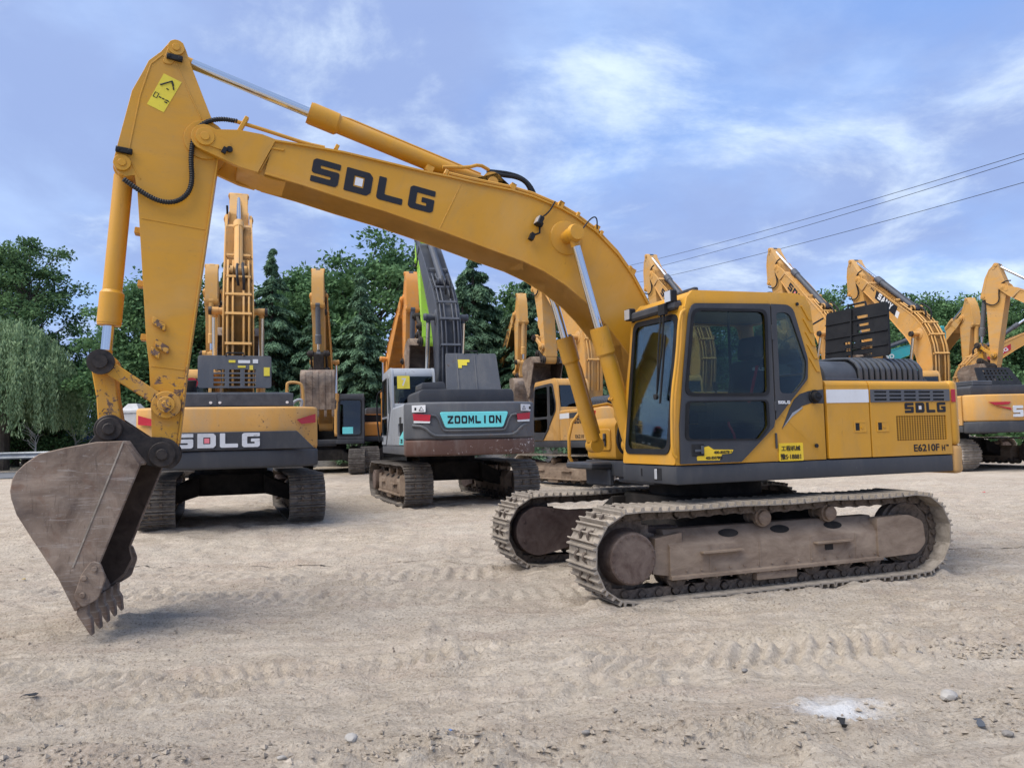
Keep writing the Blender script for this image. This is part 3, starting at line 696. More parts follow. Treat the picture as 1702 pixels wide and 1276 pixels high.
def body(root, pal, lod, style, hood='ribs'):
    bm_ = pal['body']; sk = pal['skirt']; o = {}
    # revolving frame with skirts
    def frame():
        mb = MB()
        left = [(1.31, 1.38), (1.31, .33), (.95, .30), (.95, -.50), (.90, -.58), (.90, -1.38), (-2.50, -1.38), (-2.50, 1.38)]
        mb.prism(left, 1.13, 1.318, 'z'); mb.box(-1.5, .9, -.5, .3, 1.06, 1.14)
        return mb.mesh('upper_frame', sk, .02, 2)
    f = o['frame'] = link('upper_frame', cached(('uf', sk.name), frame), root)
    def core():
        mb = MB()
        mb.box(-2.49, -.64, .38, 1.32, 1.30, 2.14).box(-2.49, .30, -1.32, -.52, 1.30, 2.14).box(-2.49, -.75, -.53, .39, 1.30, 2.13)
        return mb.mesh('engine_compartment', M['black'])
    e = o['core'] = link('engine_compartment', cached('core', core), root)
    def top():
        mb = MB().prism(fillet([(.385, 2.10), (1.30, 2.10), (1.365, 2.12), (1.378, 2.06), (1.38, 2.14), (1.33, 2.182), (.385, 2.186)], 0), -2.50, -.645, 'x'); return mb
    ph = [fillet([(-1.64, 1.785), (-2.425, 1.785), (-2.425, 1.495), (-1.64, 1.495)], .03)] if lod == 0 else []
    def panel(x0, x1, holes):
        mb = MB(); mb.prism(fillet([(x0, 1.33), (x1, 1.33), (x1, 2.12), (x0, 2.12)], .008), 1.335, 1.38, 'y', holes)
        # rounded shoulder
        n = 6; arc = [(1.38 - .06 + .06 * math.cos(R(90 * i / n)), 2.12 + .06 * math.sin(R(90 * i / n))) for i in range(n + 1)]
        mb.prism(arc + [(.42, 2.18), (.42, 2.15), (1.335, 2.12)], min(x0, x1), max(x0, x1), 'x')
        return mb.mesh('side_door', bm_, .003)
    vh = []
    o['p1'] = link('side_door', cached(('p1', bm_.name), lambda: panel(-.645, -1.245, [])), root)
    o['p2'] = link('side_door', cached(('p2', bm_.name, lod), lambda: panel(-1.262, -2.497, ph)), root)
    def right():
        mb = MB(); mb.prism(fillet([(.32, 1.33), (-2.49, 1.33), (-2.49, 2.16), (.32, 2.16)], .05), -1.38, -1.335, 'y').box(-2.49, .32, -1.34, -.5, 2.145, 2.17)
        mb.prism(fillet([(.86, 1.33), (.34, 1.33), (.34, 1.86), (.76, 1.86), (.86, 1.78)], .05), -1.38, -.62, 'y')
        return mb.mesh('right_body', bm_, .02, 2)
    o['right'] = link('right_body', cached(('rb', bm_.name), right), root)
    # counterweight
    CW = [(-2.515, 1.38), (-2.60, 1.38), (-2.69, 1.33), (-2.78, 1.20), (-2.92, .98), (-2.95, .5), (-2.955, 0), (-2.95, -.5), (-2.92, -.98), (-2.78, -1.20), (-2.69, -1.33), (-2.60, -1.38), (-2.515, -1.38)]
    def cw():
        mb = MB(); mb.prism(CW, 1.43, 2.19, 'z'); return mb.mesh('counterweight', pal['cw'], .05, 3)
    def cwl():
        mb = MB(); mb.prism([(x - (.012 if x < -2.6 else 0), y * 1.004) for x, y in CW], 1.10, 1.428, 'z'); return mb.mesh('counterweight_base', pal['cwl'], .045, 3)
    w = o['cw'] = link('counterweight', cached(('cw', pal['cw'].name), cw), root)
    o['cwl'] = link('counterweight_base', cached(('cwl', pal['cwl'].name), cwl), w)
    # hood on top
    if hood == 'ribs':
        def hd():
            prof = fillet([(-.35, 2.17), (.95, 2.17), (.93, 2.34), (.80, 2.46), (-.2, 2.48), (-.35, 2.4)], [.01, .01, .08, .1, .05, .05])
            mb = MB().prism(prof, -1.55, -1.06, 'x')
            return mb.mesh('engine_hood', M['hoodgrey'], .03, 2)
        h_ = o['hood'] = link('engine_hood', cached('hood', hd), root)
        MB().prism(fillet([(-.30, 2.17), (.91, 2.17), (.89, 2.34), (.76, 2.45), (-.2, 2.46), (-.3, 2.4)], [.01, .01, .08, .1, .05, .05]), -2.62, -1.55, 'x').obj('hood_core', M['black'], h_)
        def rib():
            prof = [(.955, 2.20), (.955, 2.36), (.90, 2.44), (.80, 2.505), (.55, 2.525), (.0, 2.53), (0, 2.50), (.55, 2.495), (.78, 2.475), (.87, 2.42), (.92, 2.35), (.92, 2.20)]
            return MB().prism(prof, -.026, .026, 'x').mesh('hood_rib', M['hoodgrey'], .012, 2)
        rm = cached('rib', rib)
        for i in range(12): link('hood_rib', rm, h_, loc=(-1.60 - i * .089, 0, 0))
        mb = MB().box(-1.62, -1.06, .93, .955, 2.18, 2.24).box(-2.66, -1.56, .915, .965, 2.18, 2.225); mb.obj('hood_rim', M['hoodgrey'], h_, .008)
        mb = MB().cyl((-.92, .72, 2.15), (-.92, .72, 2.40), .12, n=20).cyl((-.92, .72, 2.40), (-.92, .72, 2.45), .17, .16, n=24); mb.obj('air_intake', M['black'], root, .01)
    else:
        mb = MB().prism(fillet([(-1.0, 2.17), (1.05, 2.17), (1.05, 2.42), (.98, 2.48), (-.95, 2.48), (-1.0, 2.4)], .04), -2.45, -.8, 'x'); o['hood'] = mb.obj('engine_hood', pal['hood'], root, .02, 2)
    return o
def under(root, lod, yaw, gauge=2.39, shoe_w=.6, smat='shoe'):
    for s in (1, -1): build_track(root, s, lod, gauge, shoe_w, yaw, smat)
    def cb():
        mb = MB(); mb.prism(fillet([(-.8, -.75), (.8, -.75), (.8, .75), (-.8, .75)], .3), .50, .93, 'z')
        for sx in (-1, 1):
            for sy in (-1, 1):
                mb.prism([(.55, .90), (1.02, .66), (1.02, .36), (.55, .52)], sx * .30, sx * .98, 'x') if sy > 0 else mb.prism([(-.55, .90), (-1.02, .66), (-1.02, .36), (-.55, .52)], sx * .30, sx * .98, 'x')
        return mb.mesh('car_body', M['under'], .02)
    c = link('car_body', cached('cb', cb), root, rot=(0, 0, yaw))
    link('swing_bearing', cached('sb', lambda: MB().cyl((0, 0, .92), (0, 0, 1.10), .66, n=40).cyl((0, 0, 1.0), (0, 0, 1.13), .60, n=40).mesh('swing_bearing', M['under'])), c)
def handrail(root, pts, r=.018, mat=None, name='handrail', sm=2): return MB().tube(pts, r, 8, sm).obj(name, mat or M['yellow'], root)
def engine_lid(root, y0, y1, zb, zt, xb, xt, mat, slots=None, wt=1.0, th=.03):
    """opened engine lid standing up; slots = list of (y0,y1,z0,z1) openings in lid fractions"""
    holes = []
    if slots: holes = [[(y0 + (y1 - y0) * a, zb + (zt - zb) * c), (y0 + (y1 - y0) * b, zb + (zt - zb) * c), (y0 + (y1 - y0) * b, zb + (zt - zb) * d), (y0 + (y1 - y0) * a, zb + (zt - zb) * d)] for a, b, c, d in slots]
    m = (y0 + y1) / 2
    mb = MB().prism(fillet([(y0, zb), (y1, zb), (y1, zt), (y0, zt)], .05), 0, th, 'x', holes)
    mb.map(lambda p: (p.x + xb + (xt - xb) * (p.z - zb) / (zt - zb), m + (p.y - m) * (1 + (wt - 1) * (p.z - zb) / (zt - zb)), p.z))
    o = mb.obj('engine_lid', mat, root, .006)
    mb = MB().tube([(xt, m - .15, zt - .01), (xt, m - .14, zt + .05), (xt, m + .14, zt + .05), (xt, m + .15, zt - .01)], .015, 6); mb.obj('lid_handle', M['black'], o)
    return o
def palette(main, **k):
    p = dict(boom=main, stick=main, link=main, cyl=main, acyl=main, cab=main, door=M['grey_dark'], body=main, skirt=M['grey_dark'], cw=main, cwl=M['grey_dark'], hood=M['hoodgrey'])
    p.update(k); return p
def machine(name, label, x, y, z, a, pal, tb, ts, dk=0, scale=1., lod=1, yaw=None, sz=1., style='A', hood='ribs', group='excavators parked in the yard', smat='shoe', W=.56):
    """a = heading: forward points to (-sin a, cos a) in plan, degrees counter-clockwise from straight away; yaw = heading of the tracks"""
    root = empty(name, (x, y, z), R(a + 90), scale)
    root.scale.z *= sz; tag(root, label, 'excavator', group)
    under(root, lod, R((yaw if yaw is not None else a) - a), smat=smat)
    b = body(root, pal, lod, style, hood); c = cab(root, pal, lod)
    A = arm(root, pal, tb, ts, dk, lod, W)
    return root, b, c, A

# ------------------------------------------------------------------ ground shape
def sst(a, b, x):
    t = np.clip((x - a) / (b - a), 0, 1); return t * t * (3 - 2 * t)
def gz(x, y):
    return .2 * sst(10.5, 13.5, y) + .022 * np.clip(y - 17, 0, 26) * sst(6, -4, x)
def vnoise(x, y, seed=0):
    xi = np.floor(x).astype(np.int64); yi = np.floor(y).astype(np.int64); fx = x - xi; fy = y - yi
    def h(a, b):
        n = (a * 374761393 + b * 668265263 + seed * 974634777) & 0x7fffffff
        n = ((n ^ (n >> 13)) * 1274126177) & 0x7fffffff; return ((n ^ (n >> 16)) & 0xffff) / 65535.
    u = fx * fx * (3 - 2 * fx); v = fy * fy * (3 - 2 * fy)
    return (h(xi, yi) * (1 - u) + h(xi + 1, yi) * u) * (1 - v) + (h(xi, yi + 1) * (1 - u) + h(xi + 1, yi + 1) * u) * v - .5
def fbm(x, y, o, seed=0, g=.5):
    s = 0; a = 1
    for i in range(o): s = s + a * vnoise(x * 2 ** i + i * 17.3, y * 2 ** i + i * 5.7, seed + i); a *= g
    return s
def axis(dense0, dense1, step, far0, far1, grow=1.12):
    c = list(np.arange(dense0, dense1, step)); s = step; x = c[-1]
    while x < far1: s *= grow; x += s; c.append(x)
    s = step; x = dense0; pre = []
    while x > far0: s *= grow; x -= s; pre.append(x)
    return np.array(pre[::-1] + c)
gx = axis(-9.5, 10.5, .034, -900, 900); gy = np.concatenate([np.arange(-12, 2.6, .8), axis(2.6, 10.5, .028, 2.6, 10.5, 1.0), axis(10.5, 19, .06, 10.5, 900, 1.05)])
GX, GY = np.meshgrid(gx, gy)
near = sst(42, 14, GY)
Z = gz(GX, GY) + .05 * fbm(GX * .35, GY * .35, 3, 3) * near
# grading streaks that run slightly across the frame, plus crumbs
ca, sa = math.cos(R(12)), math.sin(R(12)); UX = GX * ca + GY * sa; UY = -GX * sa + GY * ca
WX = UX + .5 * fbm(GX * .5, GY * .5, 2, 61); WY = UY + .25 * fbm(GX * .8, GY * .8, 2, 67)
str_ = fbm(WX * .8, WY * 7, 4, 11); Z += .055 * str_ * near * (.35 + 1.3 * np.clip(fbm(GX * .4, GY * .4, 2, 31) + .4, 0, 1))
Z += .045 * fbm(GX * 4, GY * 4, 4, 21, .6) * near + .034 * np.clip(fbm(GX * 12, GY * 12, 2, 41), .05, 1) * near
cl = np.clip(fbm(GX * 1.3, GY * 1.3, 3, 51) - .22, 0, 1); Z += .16 * cl * np.clip(fbm(GX * 9, GY * 9, 2, 43) + .25, 0, 1) * near
PK = np.zeros(GX.shape)
def ruts(path, w, period, amp, slant=.0, two=True):
    """print left by crawler shoes or tyres along a polyline (x, y): ridges across the run"""
    global Z, PK
    P = np.array(path, float); best = np.full(GX.shape, 9.); S = np.zeros(GX.shape); D = np.zeros(GX.shape); L = 0
    for a, b in zip(P, P[1:]):
        d = b - a; l = np.hypot(*d); d = d / l
        t = np.clip((GX - a[0]) * d[0] + (GY - a[1]) * d[1], 0, l); qx = GX - a[0] - d[0] * t; qy = GY - a[1] - d[1] * t
        r = np.hypot(qx, qy); m = r < best; best = np.where(m, r, best); S = np.where(m, L + t, S); D = np.where(m, qx * -d[1] + qy * d[0], D); L += l
    k = sst(w / 2 + .05, w / 2 - .06, best) * sst(0, .5, S) * sst(L, L - .5, S)
    k = k * np.clip(.85 + 1.3 * fbm(GX * .9, GY * .9, 2, 71), .15, 1)
    PK = np.maximum(PK, k * (.55 + .45 * np.clip(fbm(GX * 3, GY * 3, 2, 73) * 2 + .5, 0, 1)))
    Z = Z + k * amp * (np.clip(np.sin((S + slant * np.abs(D)) * 2 * math.pi / period) + .25 * fbm(GX * 9, GY * 9, 2, 5), -.7, .8)) - k * amp * .3
def arc(cx_, cy_, r, a0, a1, n=16): return [(cx_ + r * math.cos(R(a0 + (a1 - a0) * i / n)), cy_ + r * math.sin(R(a0 + (a1 - a0) * i / n))) for i in range(n + 1)]
ruts([(.15, 6.15), (.5, 6.0), (1.2, 5.95), (2.2, 6.05), (3.2, 6.25), (4.2, 6.6)], .9, .15, .042, .65)
ruts([(-.2, 5.3), (.6, 5.35), (1.8, 5.5), (3.2, 5.6)], .5, .16, .02, .3)
ruts([(3.9, 5.2), (5.0, 5.7), (6.5, 6.1), (9, 6.6)], .85, .15, .045, .35)
ruts([(-4.6, 6.0), (-2.5, 5.55), (-.5, 6.0), (1.2, 7.3)], .34, .12, .036, .3)
ruts([(-4.2, 4.4), (-2.6, 5.0), (-1.0, 5.9), (.4, 6.6)], .26, .11, .034, .5)
ruts([(-6, 9.2), (-3, 8.4), (0, 8.2), (2.2, 8.6)], .5, .17, .034)
ruts([(-6, 10.4), (-3, 9.6), (0, 9.5)], .5, .18, .034)
for q in range(5):
    y0 = 4.45 + q * .10; ruts([(-4.4, y0 - .55), (-2.5, y0), (-.4, y0 + .6), (1.6, y0 + 1.0)], .05, 7.3, .04)
rr_ = np.random.default_rng(77)
for q in range(22):                          # long faint wheel lines
    y0 = 3.6 + 8.5 * rr_.uniform() ** 1.3; sl_ = rr_.uniform(-.02, .28); x0 = rr_.uniform(-7, 1); ln_ = rr_.uniform(4, 9); bend_ = rr_.uniform(-.35, .35)
    ruts([(x0 + ln_ * k / 6, y0 + sl_ * ln_ * (k / 6 - .5) + bend_ * (k / 3 - 1) ** 2) for k in range(7)], rr_.uniform(.05, .12), 9.1, rr_.uniform(.018, .035))
# loose soil heaps: a low ridge at the bottom of the view and the spoil round the stones
def heap(hx, hy, rx, ry, h, seed):
    global Z
    d = np.sqrt(((GX - hx) / rx) ** 2 + ((GY - hy) / ry) ** 2) + .5 * fbm(GX * 3, GY * 3, 3, seed)
    Z = Z + h * sst(1, 0, d) * (1 + 1.2 * fbm(GX * 14, GY * 14, 3, seed + 2, .7))
heap(-.35, 3.95, 1.3, .25, .07, 81); heap(-.35, 4.25, .55, .22, .06, 83); heap(-2.1, 4.2, .6, .2, .045, 85); heap(1.3, 4.35, 1.3, .22, .05, 87); heap(2.9, 4.6, .7, .3, .04, 89); heap(.9, 5.3, .3, .12, .05, 91); heap(3.4, 5.7, .35, .15, .045, 93)
heap(2.75, 8.9, .8, .15, .03, 95)
def berm(p, q, w, h, seed):
    """soil pushed up beside a crawler"""
    global Z
    p = np.array(p); q = np.array(q); d = q - p; l = np.hypot(*d); d = d / l
    t = np.clip((GX - p[0]) * d[0] + (GY - p[1]) * d[1], 0, l); r = np.hypot(GX - p[0] - d[0] * t, GY - p[1] - d[1] * t)
    Z = Z + h * np.exp(-(r / w) ** 2) * np.clip(.6 + 2.2 * fbm(GX * 5, GY * 5, 3, seed, .6), 0, 2)
berm((1.05, 7.29), (4.62, 8.60), .08, .016, 101); berm((.75, 7.35), (.40, 7.75), .10, .025, 103); berm((-.05, 9.2), (-.3, 9.7), .10, .05, 105); berm((4.75, 8.75), (4.5, 9.3), .10, .05, 107)
ny, nx = GX.shape
me = bpy.data.meshes.new('ground'); me.vertices.add(nx * ny)
me.vertices.foreach_set('co', np.stack([GX, GY, Z], -1).ravel().astype(np.float32))
i0 = (np.arange(ny - 1)[:, None] * nx + np.arange(nx - 1)[None, :]).ravel()
fc = np.stack([i0, i0 + 1, i0 + nx + 1, i0 + nx], 1).astype(np.int32); nf = len(fc)
me.loops.add(nf * 4); me.loops.foreach_set('vertex_index', fc.ravel()); me.polygons.add(nf)
me.polygons.foreach_set('loop_start', np.arange(0, nf * 4, 4, dtype=np.int32)); me.update(); me.validate(); me.shade_smooth()
at_ = me.attributes.new('pack', 'FLOAT', 'POINT'); at_.data.foreach_set('value', np.clip(PK + .5 * sst(.1, .45, fbm(GX * .6, GY * 1.6, 3, 79)), 0, 1).astype(np.float32).ravel())
t = NT('packed_dirt')
n1 = t.noise(.55, 6, .6, .4); n2 = t.noise(4, 12, .76, .9, (.45, 1.7, 1)); n3 = t.noise(42, 6, .7); n4 = t.noise(1.3, 5, .6, .8, (.45, 1.8, 1))
c = t.mix(t.ramp(n2, .38, .64), (.395, .325, .25), (.635, .545, .435)); c = t.mix(t.ramp(n1, .42, .66, 0, .6), c, (.585, .515, .425)); c = t.mix(t.ramp(n4, .48, .70, 0, .7), c, (.46, .365, .29))
c = t.mix(t.ramp(n3, .50, .66, 0, .8), c, (.21, .165, .125)); c = t.mix(t.ramp(t.noise(60, 5, .7), .56, .68, 0, .75), c, (.70, .65, .57))
pk = t.n('ShaderNodeAttribute', attribute_name='pack'); c = t.mix(t.math('MULTIPLY', pk.outputs['Fac'], .5), c, t.mix(t.ramp(n2, .4, .62), (.50, .43, .345), (.70, .615, .51)))      # rolled, dry crust
sp = t.n('ShaderNodeMapping'); sp.inputs['Location'].default_value = (-1.86, -4.66, 0); t.t.links.new(t.tc.outputs['Object'], sp.inputs[0])
sc2 = t.n('ShaderNodeVectorMath', operation='MULTIPLY'); t.t.links.new(sp.outputs[0], sc2.inputs[0]); sc2.inputs[1].default_value = (2.5, 3.0, 0)
ln = t.n('ShaderNodeVectorMath', operation='LENGTH'); t.t.links.new(sc2.outputs[0], ln.inputs[0])
k = t.math('ADD', ln.outputs['Value'], t.math('MULTIPLY', t.noise(7, 10, .78, .6), 2.2)); c = t.mix(t.ramp(k, 2.05, 1.2, 0, .85), c, (.78, .79, .80))   # spilt white powder
t.bump(t.math('ADD', t.noise(26, 8, .7), t.math('MULTIPLY', n2, 1.2)), 1.0, .045)
M['dirt'] = t.done(c, .95, 0, .15); me.materials.append(M['dirt'])
g = link('ground', me); tag(g, kind='structure')

# ------------------------------------------------------------------ the main excavator
PY = palette(M['yellow'], link=M['yellow_chip'], cwl=M['yellow_far'])
root, b, c, A = machine('excavator', 'large yellow excavator in the foreground with its bucket resting on the dirt', 2.302, 9.422, 0, 111.78, PY, 26.296, -83.331, 0, 1, 0, 110.23, W=.56)
bo, st = A['boom'], A['stick']
logo(bo, 'l', 5.075, .146, .271, 1.283, .245, M['letter_black'], M['white'], R(16.2), .004)
LB = [Vector(p) for p in ((-.56, .436), (-.515, .272), (-.182, .389), (-.226, .54))]
MB().prism([tuple(p) for p in LB], .2004, .203, 'y').obj('warning_label', M['stickyellow'], st)
def lq(a, b): p = LB[0].lerp(LB[1], a).lerp(LB[3].lerp(LB[2], a), b); return (p.x, .2036, p.y)
MB().tube([lq(.12, .34), lq(.55, .10), lq(.85, .30)], .008, 5).tube([lq(.55, .10), lq(.72, .2)], .01, 5).obj('label_print', M['letter_black'], st)
MB().tube([lq(.08, .72), lq(.08, .58), lq(.28, .58), lq(.28, .72), lq(.08, .72)], .004, 5).obj('label_print', M['letter_black'], st)
for a0, b0, a1 in ((.36, .66, .5), (.55, .66, .68), (.74, .66, .95), (.74, .72, .9), (.5, .36, .62)): MB().tube([lq(a0, b0), lq(a1, b0)], .006, 5).obj('label_print', M['letter_black'], st)
mb = MB()
for u, v, w in ((1.845, .177, .06), (2.025, .125, .06), (2.117, .174, .04)): mb.box(u - .035, u + .035, .2, .245, v - w, v + w, None)
mb.map(lambda p: (p.x + (p.z - .15) * -.5, p.y, p.z)).parts('hose_bracket', M['yellow_chip'], st, .006)
mb = MB()
for u in (.95, 1.45, 1.95): mb.box(u - .03, u + .03, -.06, .06, .415 - (u - 1.166) * .18, .47 - (u - 1.166) * .18)
mb.parts('back_bracket', M['yellow'], st, .006)
# worn lower end of the stick: bare chipped paint wrapped round the tip
st.data = st.data.copy(); st.data.materials.append(M['yellow_chip'])
for p in st.data.polygons:
    if p.center.x > 2.23: p.material_index = 1
mb = MB().prism(fillet([(2.30, -.11), (2.30, .16), (2.75, .10), (3.0, .06), (3.06, -.1)], .02), .2, .207, 'y'); mb.obj('wear_plate', M['yellow_chip'], st)
for nm, pts, r in (('lamp_cable', [(2.682, .31, 1.36), (2.692, .30, 1.218), (2.751, .30, 1.098)], .009), ('grease_line', [(2.311, .45, 1.14), (2.246, .40, 1.382), (2.171, .36, 1.45), (2.096, .32, 1.34)], .008)):
    MB().tube(pts, r, 8, 2).obj(nm, M['rubber'], bo)
MB().tube([(5.96, .25, .30), (5.889, .25, .319), (5.724, .25, .365), (5.498, .25, .421), (5.268, .25, .478), (5.1, .25, .54)], .020, 8, 1).tube([(3.95, .13, 1.09), (3.70, .13, 1.24), (3.60, .12, 1.35), (3.47, .06, 1.385)], .02, 8, 1).parts('steel_pipe', M['yellow'], bo)
MB().box(5.84, 5.88, .22, .285, .20, .40).obj('pipe_bracket', M['yellow'], bo, .006)
mb = MB()
for u, v in ((5.0, .565), (4.05, .90), (3.9, .96), (2.6, 1.352), (2.35, 1.362), (2.0, 1.32), (1.5, 1.13)): mb.box(u - .02, u + .02, .20, .25, v + .02, v + .08)
mb.parts('pipe_clamp', M['yellow'], bo, .005)
mb = MB().box(2.74, 2.80, .30, .42, .98, 1.08).box(2.70, 2.74, .27, .33, 1.0, 1.06); lamp = mb.obj('work_lamp', M['black'], bo, .01)
MB().box(2.80, 2.806, .31, .41, .99, 1.07).obj('lamp_lens', M['lensclear'], lamp)
MB().tube([(2.72, .30, 1.0), (2.70, .32, .93), (2.76, .33, .86)], .012, 6).box(2.74, 2.79, .30, .36, .80, .88).parts('lamp_bracket', M['black'], bo)
MB().box(5.86, 5.90, .304, .335, -.06, .0).cyl((5.845, .30, 0.005), (5.845, .33, .005), .028, n=14).parts('keeper_bolt', M['black'], bo)
mb = MB()
for u, v in ((-.73, .36), (.27, .67)): mb.box(u - .025, u + .025, .205, .245, v - .07, v + .07); mb.cyl((u, .22, v - .05), (u, .25, v - .05), .02, n=8); mb.cyl((u, .22, v + .05), (u, .25, v + .05), .02, n=8)
mb.parts('keeper_bolt', M['black'], st, .004)
# --- cab fittings
f = b['frame']
text(c, '工程机械', 'l', .005, 1.43, 1.384, .055, M['letter_black'], .25, .012, name='plate_lettering'); text(c, '豫S·18881', 'l', .02, 1.338, 1.384, .065, M['letter_black'], .27, .012, name='plate_lettering')
MB().prism(fillet([(.036, 1.512), (-.286, 1.512), (-.286, 1.324), (.036, 1.324)], .012), 1.3765, 1.383, 'y').obj('number_plate', M['plateyellow'], c)
MB().prism([(1.07, 1.365), (1.075, 1.40), (1.0, 1.45), (.985, 1.495), (.93, 1.505), (.87, 1.47), (.63, 1.462), (.65, 1.425), (.77, 1.42), (.80, 1.36)], 1.3985, 1.401, 'y').obj('sticker', M['plateyellow'], c)
text(c, '400-8507811', 'l', .87, 1.425, 1.4015, .03, M['letter_black'], .22, .02, name='sticker_lettering'); text(c, '400-8507800', 'l', .97, 1.372, 1.4015, .03, M['letter_black'], .2, .02, name='sticker_lettering')
logo(c, 'l', .03, 1.925, 1.397, .155, .032, M['white'], name='lettering')
MB().prism([(-.02, 1.66), (-.13, 1.87), (-.20, 1.97), (-.28, 2.03), (-.40, 2.062), (-.604, 2.08), (-.604, 1.928), (-.42, 1.93), (-.30, 1.90), (-.16, 1.80)], 1.3755, 1.379, 'y').obj('side_stripe', M['grey_dark'], c)
MB().prism([(-.04, 1.68), (-.17, 1.83), (-.31, 1.895), (-.30, 1.875), (-.16, 1.79)], 1.379, 1.3805, 'y').obj('stripe_edge', M['grey_light'], c)
MB().cyl((-.47, 1.378, 2.0), (-.47, 1.40, 2.0), .075, n=24).cyl((-.47, 1.40, 2.0), (-.47, 1.44, 2.0), .06, .05, n=20).box(-.52, -.45, 1.435, 1.45, 1.985, 2.015).obj('fuel_cap', M['black'], c, .004)
rm = cached('cribs', lambda: MB().prism(fillet([(0, 0), (.13, .16), (.15, .155), (.05, .0)], .01), 0, .012, 'y').mesh('pillar_rib', M['yellow'], .004))
for i in range(5): link('pillar_rib', rm, c, loc=(-.50 - i * .019, 1.3745, 2.83 - i * .14))
MB().cyl((-.30, 1.375, 3.0), (-.30, 1.39, 3.0), .018, n=10).cyl((-.47, 1.376, 1.475), (-.47, 1.392, 1.475), .022, n=10).parts('side_knob', M['black'], c)
MB().box(.062, .078, 1.376, 1.402, 1.46, 1.62).box(.055, .08, 1.397, 1.408, 2.60, 2.76).box(.055, .08, 1.397, 1.408, 1.85, 1.95).parts('door_hinge', M['grey_dark'], c, .004)
handrail(c, [(1.14, 1.39, 2.88), (1.22, 1.41, 2.83), (1.26, 1.40, 2.4), (1.335, 1.39, 2.0), (1.345, 1.385, 1.6), (1.345, 1.385, 1.45), (1.31, 1.39, 1.40)], .017, M['yellow'])
mb = MB().box(1.10, 1.22, .40, 1.30, 2.90, 2.99); mb.obj('visor', M['grey_dark'], c, .02)
for y, z in ((.42, 2.97), (1.24, 3.03)):
    l_ = MB().box(1.16, 1.24, y - .06, y + .06, z - .06, z + .07).obj('work_lamp', M['black'], c, .012); MB().box(1.24, 1.247, y - .05, y + .05, z - .05, z + .06).obj('lamp_lens', M['lensclear'], l_)
    MB().box(1.08, 1.17, y - .02, y + .02, z - .08, z - .03).obj('lamp_bracket', M['black'], l_)
mb = MB().tube([(1.23, 1.16, 2.93), (1.26, 1.12, 2.5), (1.30, 1.06, 2.02)], .011, 6).tube([(1.23, 1.10, 2.93), (1.28, 1.10, 2.55), (1.305, 1.08, 2.1)], .009, 6).box(1.22, 1.26, 1.08, 1.2, 2.86, 2.97); w_ = mb.obj('wiper_arm', M['black'], c)
MB().box(1.245, 1.262, 1.14, 1.16, 1.95, 2.65).map(lambda p: (p.x + .02 - (p.z - 2.3) * .1, p.y + (p.z - 2.3) * .05, p.z)).cyl((1.30, 1.07, 2.02), (1.33, 1.07, 2.02), .03, n=10).parts('wiper_blade', M['rubber'], c)
MB().box(.9, .96, 1.0, 1.3, 3.10, 3.14).box(-.1, -.04, .9, 1.25, 3.11, 3.15).parts('roof_bracket', M['grey_dark'], c, .01)
mb = MB().box(1.309, 1.316, .98, 1.12, 1.165, 1.29); mb.obj('lamp_recess', M['black'], f, .004); MB().box(1.316, 1.325, 1.0, 1.045, 1.175, 1.28).obj('front_lamp', M['lensclear'], f, .004)
MB().box(1.309, 1.314, .72, .745, 1.20, 1.28).obj('lifting_slot', M['black'], f)
MB().box(1.2965, 1.302, .88, .98, 1.365, 1.385).obj('latch', M['black'], c)
# --- right-hand tool box and rails
rb = b['right']
MB().prism(fillet([(-1.30, 1.44), (-.72, 1.44), (-.72, 1.72), (-1.30, 1.72)], .05), .858, .88, 'x').obj('tool_box_lid', M['yellow'], rb, .012)
mb = MB()
for y in (-1.16, -.84): mb.box(.88, .905, y - .025, y + .025, 1.50, 1.66); mb.cyl((.89, y - .03, 1.55), (.92, y + .03, 1.60), .014, n=8)
mb.parts('toggle_latch', M['hoodgrey'], rb, .004)
handrail(root, [(.90, -1.32, 1.26), (1.16, -1.32, 1.24), (1.16, -1.32, 1.75), (.95, -1.32, 2.0), (.45, -1.32, 2.08), (.45, -1.32, 1.85)], .022, M['yellow'], sm=1)
MB().box(.88, 1.20, -1.36, -.65, 1.22, 1.30).box(.86, .94, -1.30, -.66, 1.0, 1.22).obj('step', M['grey_dark'], root, .02)
for i, y in enumerate((-.38, -.30, .05, .11)):
    MB().tube([(.80, y, 1.35), (.98, y, 1.5), (.92, y, 1.8), (.78, y, 2.05), (.72, y * .8, 2.3), (.85, y * .6 - .08, 2.75)], .02, 8, 2).obj('hydraulic_hose', M['rubber'], root)
for i, y in enumerate((.27, .33)):
    MB().tube([(1.42, y, 2.05), (1.30, y, 1.98), (1.36, y, 1.88), (1.30, y, 1.78), (1.16, y - .05, 1.55), (1.05, y - .1, 1.35)], .022, 8, 2).obj('cylinder_pipe', M['yellow'], root)
    MB().tube([(1.27, y + .02, 1.82), (1.17, y + .02, 1.62), (1.08, y, 1.36)], .024, 8, 1).obj('hydraulic_hose', M['rubber'], root)
